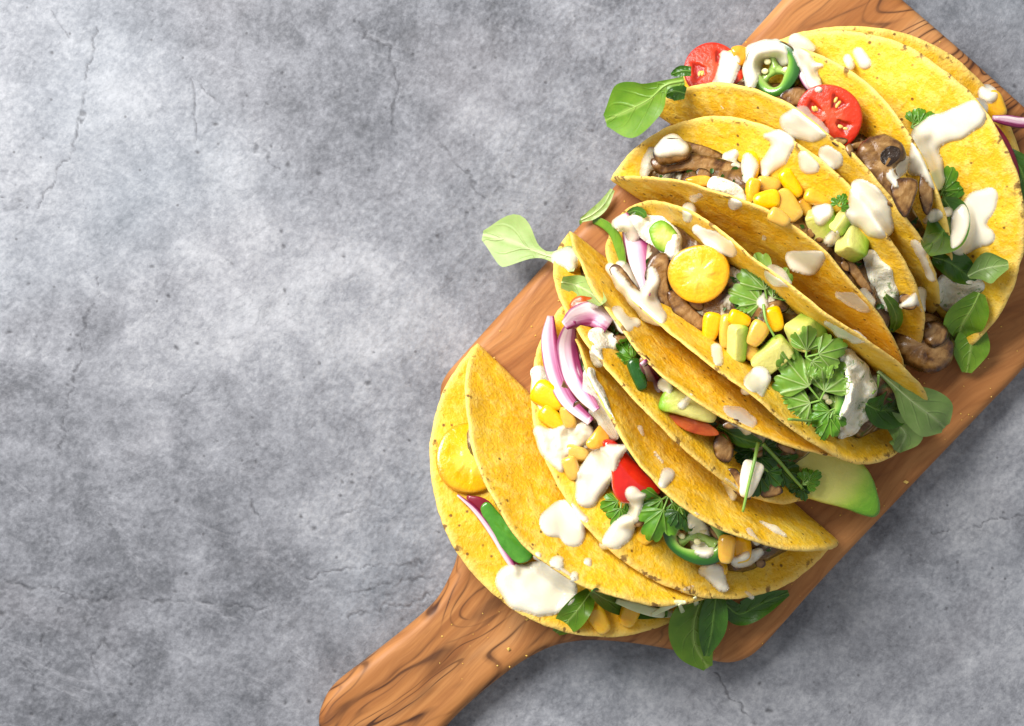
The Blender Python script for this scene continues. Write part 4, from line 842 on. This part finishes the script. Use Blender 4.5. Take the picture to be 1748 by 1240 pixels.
# --- taco 4, with the yellow tomato half
tag(strip('lettuce_strip', [(990, 380), (1020, 378), (1046, 396), (1058, 425), (1064, 452)], [4, 7, 8, 8, 5], 7, LETT, lift=10), 'curved green lettuce stem at the end of the yellow tomato taco', 'lettuce leaf')
HC('herbed cream in the end of the '+WHERE[4], [(1062, 384, 12), (1090, 382, 16), (1118, 392, 22), (1140, 412, 22), (1150, 430, 14)], th=18)
SL_('avocado_chunk', 'mashed avocado in the herbed cream above the yellow tomato half', 'avocado', [(1108, 392), (1128, 376), (1150, 390), (1160, 415), (1140, 432), (1118, 422)], 16, AVO, lift=5)
tag(lettuce('lettuce_leaf', [(1072, 364), (1084, 360), (1096, 364), (1102, 372)], [3, 7, 7, 3], LETTD, lift=10, seed=20), 'tiny dark green leaf tip at the end of the yellow tomato taco', 'lettuce leaf')
HC('white cream lumps under the tall onion slice', [(1066, 470, 12), (1078, 488, 12), (1060, 455, 9)], th=12, mat=CREAM)
o = tag(strip('onion_slice', [(1066, 365), (1082, 402), (1094, 446), (1104, 505)], [7, 19, 20, 6], 6, ONION, lift=18, arch=-.04), 'tall white and purple onion slice beside the yellow tomato half', 'onion')
SL_('mushroom_slice', 'brown curved mushroom slice between onion and yellow tomato half', 'mushroom', [(1100, 470), (1112, 440), (1132, 432), (1142, 444), (1140, 480), (1150, 520), (1140, 530), (1120, 510), (1108, 490)], 16, MUSH, lift=10, dome=.16)
SL_('mushroom_slice', 'dark mushroom slice under the yellow tomato half', 'mushroom', [(1138, 500), (1160, 500), (1185, 528), (1204, 545), (1198, 568), (1175, 556), (1150, 536)], 16, MUSH, lift=4, dome=.16)
SL_('mushroom_slice', 'pale-edged mushroom slice along the shell wall under the cream splash', 'mushroom', [(1040, 462), (1056, 452), (1080, 480), (1110, 520), (1120, 545), (1098, 536), (1066, 500)], 14, MUSH, lift=8, dome=.16)
tag(tomato('tomato_half', 1193, 468, 52, (-.12, -.10, 1), TOMY, 10, lift=30, deep=.8, squash=.97, seeds=3, seed=5, lobes=5, sink=.025), 'round halved yellow tomato on top of the wide open taco', 'tomato')
SL_('mushroom_piece', 'dark mushroom piece between the corn kernels and cilantro', 'mushroom', [(1245, 532), (1270, 528), (1300, 520), (1340, 510), (1345, 530), (1305, 545), (1260, 552)], 16, MUSH, lift=2, dome=.16)
KC(4, (1214, 558, 100, 50, 36, (0, 0, 1), dict(lift=9, lab="upright corn kernel next to the dark mushroom under the yellow tomato")), (1240, 566, 95, 60, 30, (.3, 0, 1), dict(lift=9)), (1292, 570, 120, 46, 38, (0, 0, 1), dict(lift=12)), (1322, 545, 70, 44, 34, (0, 0, 1), dict(lift=10, lab="corn kernel between the thin cilantro stem and the large avocado chunk")), (1262, 545, 20, 40, 30, (0, 0, 1), dict(lift=5)), (1280, 600, 40, 46, 34, (0, 0, 1), dict(lift=4)))
tag(chunk('avocado_chunk', 1258, 586, (26, 66, 28), (20, 30, 8), 16, seed=3, ax=0), 'slim bright green avocado chunk standing among corn kernels', 'avocado')
tag(chunk('avocado_chunk', 1376, 566, (58, 52, 46), (28, 22, 35), 20, seed=4, ax=0, e=.42), 'large soft avocado chunk beside the cilantro sprigs', 'avocado')
tag(chunk('avocado_chunk', 1408, 600, (44, 40, 30), (-20, 18, 10), 10, seed=14, ax=1), 'avocado chunk half under the pale cilantro leaf', 'avocado')
tag(chunk('avocado_chunk', 1318, 608, (70, 42, 34), (18, -20, 40), 16, seed=5, ax=2, flip=True), 'pale yellow avocado chunk at the shell edge below the corn', 'avocado')
o = tag(pepper_ring(1396, 672, 62, (-.18, -.05, 1), 15, lift=10, wall=.46, th=24, squash=.98, seeds=3, seed=4), 'dark green chilli ring under the pale cilantro sprigs', 'chilli')
HC('thick ragged herbed cream beside the dark chilli ring', [(1448, 610, 14), (1464, 636, 18), (1472, 668, 22), (1464, 700, 22), (1446, 726, 16), (1436, 742, 8)], th=20, lumpy=9, edge=16, eps=14)
tag(lettuce('lettuce_leaf', [(1478, 690), (1500, 700), (1528, 698), (1550, 690)], [10, 30, 30, 14], LETTD, lift=6, cup=.2, seed=21), 'dark lettuce leaf between herbed cream and grey-green leaves', 'lettuce leaf')
tag(lettuce('lettuce_leaf', [(1490, 702), (1520, 718), (1545, 740), (1532, 772)], [7, 16, 32, 5], LETTG, z=[150, 148, 138, 110], cup=.35, roll=.2, seed=22, con=False), 'folded grey-green lettuce leaf pointing at the avocado slice', 'lettuce leaf')
tag(lettuce('lettuce_leaf', [(1498, 634), (1528, 660), (1560, 688), (1592, 712), (1612, 730)], [3, 8, 34, 38, 10], LETTG, z=[205, 190, 178, 162, 138], cup=.28, roll=-.15, seed=23, con=False), 'broad grey-green lettuce leaf resting over the pointed shell tip', 'lettuce leaf')
tag(tube('herb_stem', [(1500, 640), (1498, 660), (1490, 672)], 2.4, STEM, lift=8), 'tiny pale stem beside the ragged herbed cream', 'herb stem')
tag(cilantro(1312, 522, -110, 92, CILL, lift=16, seed=24, spread=.72, fold=.25), 'pale cilantro leaf beside the yellow tomato half', 'cilantro')
tag(tube('herb_stem', [(1303, 520), (1308, 548), (1322, 575)], 2.6, STEM, lift=14), 'thin stem of the cilantro leaf beside the yellow tomato', 'herb stem')
tag(cilantro(1376, 610, -22, 72, CILL, lift=18, seed=25, spread=.9), 'pale cilantro leaf lying on the large soft avocado chunk', 'cilantro')
tag(cilantro(1400, 684, -132, 104, CILL, lift=22, seed=26, spread=.95, fold=.2), 'largest pale cilantro leaf covering the dark chilli ring', 'cilantro')
tag(tube('herb_stem', [(1400, 682), (1414, 702), (1398, 718), (1346, 716)], 3.0, STEM, lift=12), 'curled thin stem below the largest pale cilantro leaf', 'herb stem')
tag(cilantro(1424, 698, 122, 58, CIL, lift=14, seed=27, spread=.55), 'slim green cilantro leaf hanging below the dark chilli ring', 'cilantro')
SA('long cream splash running down the shell wall beside the yellow tomato', [(1042, 458, 9), (1062, 486, 9), (1086, 512, 11), (1108, 530, 16), (1124, 542, 14)], [(1104, 500, 9), (1112, 520, 12)], [(1112, 462, 7), (1116, 480, 9), (1110, 505, 9)], th=10, maxdrop=50)
SA('cream on the tip of the tall onion slice', [(1068, 378, 9), (1080, 402, 12)], [(1052, 382, 8), (1062, 376, 8)], th=8)
SA('cream smear on the shell face beside the short wide onion slice', [(1054, 534, 12), (1066, 556, 10), (1084, 552, 9)], th=4)
SA('small cream drops at the shell edge below the corn kernels', [(1222, 596, 11), (1226, 618, 10)], th=7)
SA('cream blob at the shell edge beside the pale yellow avocado chunk', [(1296, 640, 15), (1284, 656, 14), (1272, 668, 6)], [(1302, 650, 12), (1300, 674, 5)], th=8)
SA('cream drop on the upper shell rim above the mashed avocado', [(1176, 358, 12), (1174, 372, 9)], th=7)
SA('cream along the inner shell wall above the yellow tomato half', [(1190, 392, 9), (1216, 408, 13), (1240, 420, 13), (1250, 430, 8)], th=7)
SA('cream drop over the shell rim beside the pale cilantro leaf', [(1318, 466, 13), (1328, 474, 13), (1345, 484, 6)], th=8)
SA('cream streak on the shell rim above the large soft avocado chunk', [(1412, 552, 6), (1436, 566, 8), (1460, 576, 8), (1475, 580, 5)], th=5)
SA('white drop hanging on the stem of the pale cilantro leaf', [(1304, 502, 4), (1300, 516, 6), (1306, 524, 5)], th=6)

# --- taco 5, corn and mushroom row
HC('white cream in the pointed end of the '+WHERE[5], [(1100, 296, 7), (1108, 276, 10), (1112, 258, 9)], th=8, mat=CREAM)
SL_('mushroom_slice', 'long brown mushroom slice in the corn and mushroom taco', 'mushroom', [(1112, 272), (1150, 262), (1180, 262), (1215, 268), (1255, 278), (1268, 292), (1245, 300), (1205, 298), (1170, 292), (1130, 298), (1116, 290)], 20, MUSH, lift=8, lump=4)
SL_('mushroom_slice', 'dark mushroom slice behind the long brown one, against the shell', 'mushroom', [(1160, 240), (1190, 246), (1220, 256), (1240, 270), (1215, 272), (1180, 262), (1164, 256)], 14, MUSH, lift=8, dome=.16)
SL_('mushroom_half', 'rounded mushroom cap under cream in the pointed shell end', 'mushroom', [(1114, 262), (1128, 240), (1156, 236), (1180, 250), (1176, 270), (1150, 282), (1126, 280)], 20, MUSH, lift=12, dome=.7)
SL_('pepper_piece', 'orange pepper piece under the long brown mushroom slice', 'pepper', [(1170, 306), (1195, 300), (1215, 304), (1210, 318), (1185, 316)], 12, ORAN, lift=4)
SL_('cucumber_piece', 'white-green cucumber piece beside the corn row', 'cucumber', [(1208, 322), (1216, 302), (1240, 306), (1266, 320), (1268, 336), (1240, 332)], 16, HERB, lift=8)
KC(5, (1282, 286, 95, 56, 34, (0, 0, 1), dict(lift=12, lab="corn kernel with cream running over it beside the mushroom slice")), (1284, 326, 100, 44, 28, (.2, 0, 1), dict(lift=6)), (1312, 316, 0, 42, 34, (0, 0, 1), dict(lift=8)), (1350, 314, 55, 54, 30, (.1, .1, 1), dict(lift=10, lab="long corn kernel leaning on the shell wall below the smaller cream patch")),
   (1308, 342, 170, 46, 38, (0, 0, 1), dict(lift=10)), (1344, 352, 50, 60, 46, (0, .1, 1), dict(lift=14, lab="largest corn kernel on top of the corn row")), (1396, 340, 20, 50, 28, (.2, .2, 1), dict(lift=10, lab="corn kernel against the shell wall above the creamy avocado chunk")), (1330, 372, 30, 40, 30, (0, 0, 1), dict(lift=4)), (1375, 356, 60, 40, 30, (0, 0, 1), dict(lift=6)))
tag(chunk('avocado_chunk', 1406, 382, (50, 58, 44), (25, -20, 15), 16, seed=6, ax=0, e=.42), 'creamy avocado chunk next to the corn row', 'avocado')
tag(chunk('avocado_chunk', 1456, 410, (48, 64, 40), (-30, 25, -25), 18, seed=7, ax=0), 'bright green avocado chunk under the biggest cream splash', 'avocado')
tag(chunk('avocado_chunk', 1436, 380, (22, 40, 24), (10, 30, -30), 22, seed=17, ax=0), 'small green avocado sliver between the creamy and bright green chunks', 'avocado')
tag(cilantro(1432, 352, -60, 24, CIL, lift=10, seed=30), 'tiny green cilantro leaf between two avocado chunks', 'cilantro')
SL_('mushroom_slice', 'narrow pinkish-brown mushroom slice in the dark shell gap', 'mushroom', [(1436, 440), (1452, 440), (1474, 470), (1490, 498), (1478, 502), (1458, 478)], 16, MUSH, lift=6, dome=.16)
HC('pale herbed cream strip inside the shell past the avocado chunks', [(1486, 440, 14), (1504, 470, 18), (1516, 502, 16), (1520, 525, 12)], th=16)
tag(lettuce('lettuce_leaf', [(1510, 505), (1524, 525), (1530, 548), (1522, 566)], [5, 11, 11, 4], LETT, lift=10, seed=31), 'small green lettuce tip at the lower end of the corn taco', 'lettuce leaf')
SL_('mushroom_piece', 'dark mushroom piece between the two shell rims near the lettuce', 'mushroom', [(1535, 506), (1555, 500), (1570, 512), (1560, 528), (1540, 526)], 16, MUSH, lift=2, dome=.16)
SA('cream cap on the mushroom in the pointed shell end', [(1128, 258, 12), (1146, 248, 15), (1164, 254, 12)], [(1152, 240, 6), (1146, 250, 10)], th=10)
SA('small cream lump beside the long brown mushroom slice', [(1240, 268, 8), (1254, 262, 8)], [(1252, 280, 4), (1262, 284, 4)], th=8)
SA('cream running over one corn kernel in the corn row', [(1276, 268, 8), (1280, 284, 12), (1276, 304, 9)], th=7)
SA('tall cream splash on the inner shell wall above the corn row', [(1308, 232, 6), (1328, 234, 9), (1340, 244, 15), (1328, 266, 16), (1312, 284, 12), (1306, 296, 5)], th=7)
SA('smaller cream patch beside the tall splash on the shell wall', [(1372, 266, 9), (1380, 282, 13), (1390, 286, 10)], th=6)
SA('small cream drop on the creamy avocado chunk', [(1426, 400, 10), (1416, 412, 10)], th=9)
SA('cream over the top of the creamy avocado chunk', [(1396, 360, 11), (1408, 362, 12), (1400, 378, 9)], th=7)
SA('biggest cream splash, hanging over the rim beside the green avocado', [(1468, 322, 17), (1478, 340, 26), (1488, 362, 30), (1500, 382, 24), (1512, 392, 9)], [(1460, 370, 14), (1450, 365, 8)], th=12, edge=18)
SA('cream drop on the outer shell face next to the corn row', [(1258, 344, 12), (1264, 338, 7), (1252, 350, 6)], th=6)
SA('wide cream splash on the outer shell face below the avocado chunks', [(1350, 438, 9), (1362, 446, 15), (1382, 448, 18), (1400, 438, 11)], th=7)
SA('thin cream smear on the lower shell face of the corn taco', [(1432, 504, 7), (1452, 510, 10), (1472, 520, 10), (1480, 526, 6)], [(1475, 498, 6), (1488, 515, 6)], th=3)
SA('faint cream flecks on the outer shell face of the corn taco', [(1306, 402, 4), (1304, 408, 3)], [(1185, 338, 8), (1196, 332, 6)], [(1230, 180, 0.5), (1236, 186, .5)], th=2)

# --- taco 6, red tomato halves
tag(lettuce('lettuce_leaf', [(1168, 138), (1136, 146), (1108, 170), (1070, 190), (1034, 206)], [7, 9, 34, 46, 10], LETT, z=[215, 215, 200, 175, 150], cup=.22, roll=-.15, seed=40, con=False), 'long glossy green lettuce leaf reaching out over the grey table', 'lettuce leaf')
tag(lettuce('lettuce_leaf', [(1170, 160), (1150, 156), (1136, 162)], [10, 17, 6], LETTD, z=[190, 190, 185], seed=41, con=False), 'small dark lettuce leaf tucked beside the long green one', 'lettuce leaf')
tag(lettuce('lettuce_leaf', [(1180, 122), (1162, 122), (1146, 128)], [8, 9, 3], LETTD, z=[180, 178, 170], seed=42, con=False), 'tiny green leaf tip behind the cream-covered red tomato half', 'lettuce leaf')
tag(strip('onion_slice', [(1352, 70), (1362, 100), (1380, 140), (1398, 160)], [6, 9, 10, 6], 10, ONION, lift=8), 'onion slice under cream between chilli ring and red tomato', 'onion')
SL_('mushroom_piece', 'dark mushroom piece below the chilli ring near the red tomato', 'mushroom', [(1330, 165), (1352, 150), (1375, 152), (1380, 172), (1352, 182)], 14, MUSH, lift=6, dome=.16)
tag(tomato('tomato_half', 1219, 122, 53, (-.05, .22, 1), TOMR, 60, lift=22, deep=.8, squash=.94, seeds=9, seed=6), 'halved red tomato with cream on it beside the long green leaf', 'tomato')
SL_('tortilla_piece', 'bit of orange pepper between the red tomato and chilli ring', 'pepper', [(1248, 84), (1264, 78), (1276, 84), (1276, 105), (1262, 112)], 14, ORAN, lift=6).name = 'pepper_piece'
tag(pepper_ring(1322, 118, 50, (-.42, -.10, 1), 0, lift=20, wall=.44, th=40, squash=1.0, seeds=3, seed=6), 'cream-covered green chilli ring between two red tomato halves', 'chilli')
tag(tomato('tomato_half', 1416, 200, 58, (-.15, -.12, 1), TOMR, 30, lift=44, deep=.8, squash=.92, seeds=10, seed=8, lobes=4), 'halved red tomato showing seeds beside the brown mushroom', 'tomato')
o = SL_('mushroom_slice', 'large curled brown mushroom slice with a dark gill hollow', 'mushroom', [(1462, 262), (1478, 238), (1510, 230), (1538, 244), (1546, 268), (1530, 286), (1536, 320), (1528, 352), (1508, 346), (1490, 318), (1470, 290)], 22, MUSH, lift=14, dome=.6, lump=5)
slab('gill_hollow', [(1504, 262), (1518, 250), (1536, 254), (1534, 272), (1516, 284), (1504, 276)], 6, GILL, lift=2, par=o, dome=.05)
SL_('mushroom_slice', 'flat tan mushroom stem slice below the curled mushroom', 'mushroom', [(1520, 318), (1538, 304), (1566, 310), (1560, 345), (1545, 372), (1528, 350)], 18, MUSH, lift=8, dome=.16)
SL_('mushroom_slice', 'brown mushroom sliver at the rim end beside the dark gap', 'mushroom', [(1572, 296), (1582, 292), (1592, 315), (1592, 350), (1582, 368), (1572, 350), (1568, 320)], 16, MUSH, lift=8, dome=.16)
tag(cilantro(1600, 345, -70, 66, CIL, lift=12, seed=43, spread=.55), 'green cilantro leaf below the creamy pool on the flat-lying shell', 'cilantro')
tag(cilantro(1556, 218, -25, 46, CIL, lift=8, seed=44, spread=.6), 'cilantro leaf peeking from under the creamy pool', 'cilantro')
tag(lettuce('lettuce_leaf', [(1610, 340), (1622, 362), (1608, 398), (1578, 428)], [8, 30, 38, 14], LETTD, lift=10, cup=.25, seed=45), 'dark lettuce leaf with a cream smear beside the pale cream puddle', 'lettuce leaf')
tag(lettuce('lettuce_leaf', [(1592, 440), (1616, 446), (1640, 462), (1662, 482)], [10, 24, 24, 6], LETTD, lift=14, cup=.4, seed=46), 'curled dark lettuce leaf beside the pale round leaf', 'lettuce leaf')
SL_('mushroom_half', 'big dark mushroom half lying on the wood past the shells', 'mushroom', [(1518, 578), (1545, 545), (1585, 535), (1615, 558), (1630, 585), (1622, 620), (1595, 638), (1560, 632), (1535, 612)], 40, MUSH, z=110, g=(.1, .1), dome=.5, lump=6)
SL_('mushroom_piece', 'small brown mushroom lump on top of the big dark one', 'mushroom', [(1572, 560), (1595, 548), (1618, 562), (1612, 585), (1585, 592)], 18, MUSH, lift=8, lump=5)
HC('white herbed cream spilling from the end of the red tomato taco', [(1612, 480, 12), (1620, 510, 16), (1640, 500, 14), (1672, 488, 12)], [(1640, 505, 14), (1632, 530, 10)], th=12)
tag(lettuce('lettuce_leaf', [(1672, 500), (1660, 525), (1642, 555), (1634, 582)], [10, 30, 32, 6], LETT, lift=14, cup=.22, seed=47), 'green lettuce leaf under the spilled herbed cream', 'lettuce leaf')
tag(lettuce('lettuce_leaf', [(1662, 548), (1660, 572), (1656, 600), (1650, 636)], [10, 26, 30, 8], LETT, z=[105, 100, 92, 80], cup=.18, seed=48, con=False), 'green oval lettuce leaf lying on the bare wood past the mushroom', 'lettuce leaf')
tag(lettuce('lettuce_leaf', [(1652, 472), (1672, 462), (1695, 456), (1722, 452)], [5, 22, 28, 8], LETTG, lift=16, cup=.45, seed=49), 'pale round lettuce leaf on the flat-lying shell', 'lettuce leaf')
SA('white cream on the seeded side of the red tomato near the long leaf', [(1236, 92, 6), (1246, 108, 16), (1240, 130, 14), (1222, 142, 6)], th=6)
SA('cream swirl coating the green chilli ring between the tomatoes', [(1284, 88, 10), (1306, 86, 14), (1330, 92, 13), (1336, 106, 9)], [(1290, 92, 12), (1284, 120, 14), (1282, 142, 10)], [(1310, 84, 10), (1325, 74, 6)], th=10)
SA('cream dripping down between chilli ring and seeded red tomato', [(1358, 70, 12), (1366, 82, 13), (1374, 108, 10), (1388, 138, 9), (1398, 152, 7)], [(1374, 74, 7), (1388, 82, 4)], [(1388, 112, 5), (1402, 112, 5)], th=9)
SA('cream splash on the shell rim in front of the seeded red tomato', [(1346, 208, 15), (1364, 212, 22), (1388, 222, 18), (1408, 226, 7)], [(1362, 196, 12), (1372, 190, 8)], th=10)
SA('round cream patch on the outer shell face below the red tomato', [(1412, 262, 15), (1424, 272, 17)], th=6)
SA('cream drip on the curled brown mushroom', [(1548, 272, 6), (1538, 288, 7), (1524, 300, 8), (1530, 318, 4)], th=5)
SA('cream along the outer shell rim above the dark mushroom half', [(1562, 415, 8), (1572, 430, 6), (1582, 450, 5), (1590, 470, 6), (1592, 476, 4)], th=4)
SA('cream string on the rims above the big dark mushroom half', [(1540, 522, 5), (1558, 514, 6), (1572, 500, 6), (1576, 528, 5)], th=6)
SA('cream smear on the dark lettuce leaf beside the pale puddle', [(1580, 378, 5), (1596, 368, 8), (1618, 362, 9)], th=4)

# --- taco 7, flat-lying
KC(7, (1698, 180, 60, 50, 40, (.1, .1, 1), dict(lift=8, z=None, lab="lone corn kernel with a cream cap at the board end")))
SA('cream cap on the lone corn kernel at the board end', [(1684, 158, 15), (1690, 162, 15)], th=8)
tag(strip('onion_slice', [(1694, 202), (1720, 206), (1750, 210), (1790, 204)], [5, 9, 9, 4], 9, ONION, z=[120, 122, 118, 110], flip=True), 'purple onion strip poking out of the flat-lying taco', 'onion')
tag(strip('onion_slice', [(1698, 215), (1712, 245), (1728, 285), (1736, 320)], [4, 10, 10, 4], 9, BERRY, z=[96, 100, 100, 96]), 'dark red onion strip along the edge of the flat-lying taco', 'onion')
tag(lettuce('lettuce_leaf', [(1722, 258), (1742, 290), (1752, 325), (1748, 365)], [8, 26, 26, 8], LETTD, z=[92, 98, 98, 92], cup=.2, seed=50, con=False), 'dark lettuce leaf inside the flat-lying taco', 'lettuce leaf')
SA('long thick cream pool poured over the flat-lying shell', [(1672, 182, 13), (1660, 196, 22), (1632, 212, 24), (1600, 222, 24), (1580, 236, 22), (1576, 262, 20), (1588, 284, 20), (1598, 308, 12), (1600, 318, 6)], [(1572, 272, 14), (1560, 290, 10)], th=11, edge=18)
SA('pale thin cream puddle on the flat-lying shell beside dark lettuce', [(1690, 334, 14), (1674, 350, 24), (1652, 378, 26), (1646, 408, 22), (1636, 424, 12)], [(1660, 400, 24), (1682, 404, 17)], th=5)
SA('two cream drops on the flat-lying shell near its folded edge', [(1466, 90, 10), (1476, 108, 12)], th=6)
SA('single cream drop between the last two shells', [(1446, 100, 8), (1452, 112, 8)], th=6)

# --- loose leaf at the long straight board edge
tag(lettuce('lettuce_leaf', [(985, 446), (968, 442), (940, 438), (915, 430), (872, 412), (824, 402)], [18, 22, 8, 12, 46, 8], LETTP, z=[118, 112, 100, 92, 82, 70], cup=.12, seed=60, con=False), 'pale green lettuce leaf with a notched stalk end reaching over the grey table', 'lettuce leaf')
tag(lettuce('lettuce_leaf', [(992, 376), (1012, 366), (1030, 350), (1046, 324)], [4, 9, 9, 4], LETTP, z=[72, 74, 76, 78], cup=.2, seed=61, con=False), 'thin pale lettuce strip on the wood at the long board edge', 'lettuce leaf')
SA('cream patch on the stalk end of the pale loose lettuce leaf', [(952, 440, 12), (968, 440, 16), (976, 452, 9)], th=3)
crumbs(60, 5)
for o in bpy.data.objects:
    if '_o' in o.keys(): del o['_o']
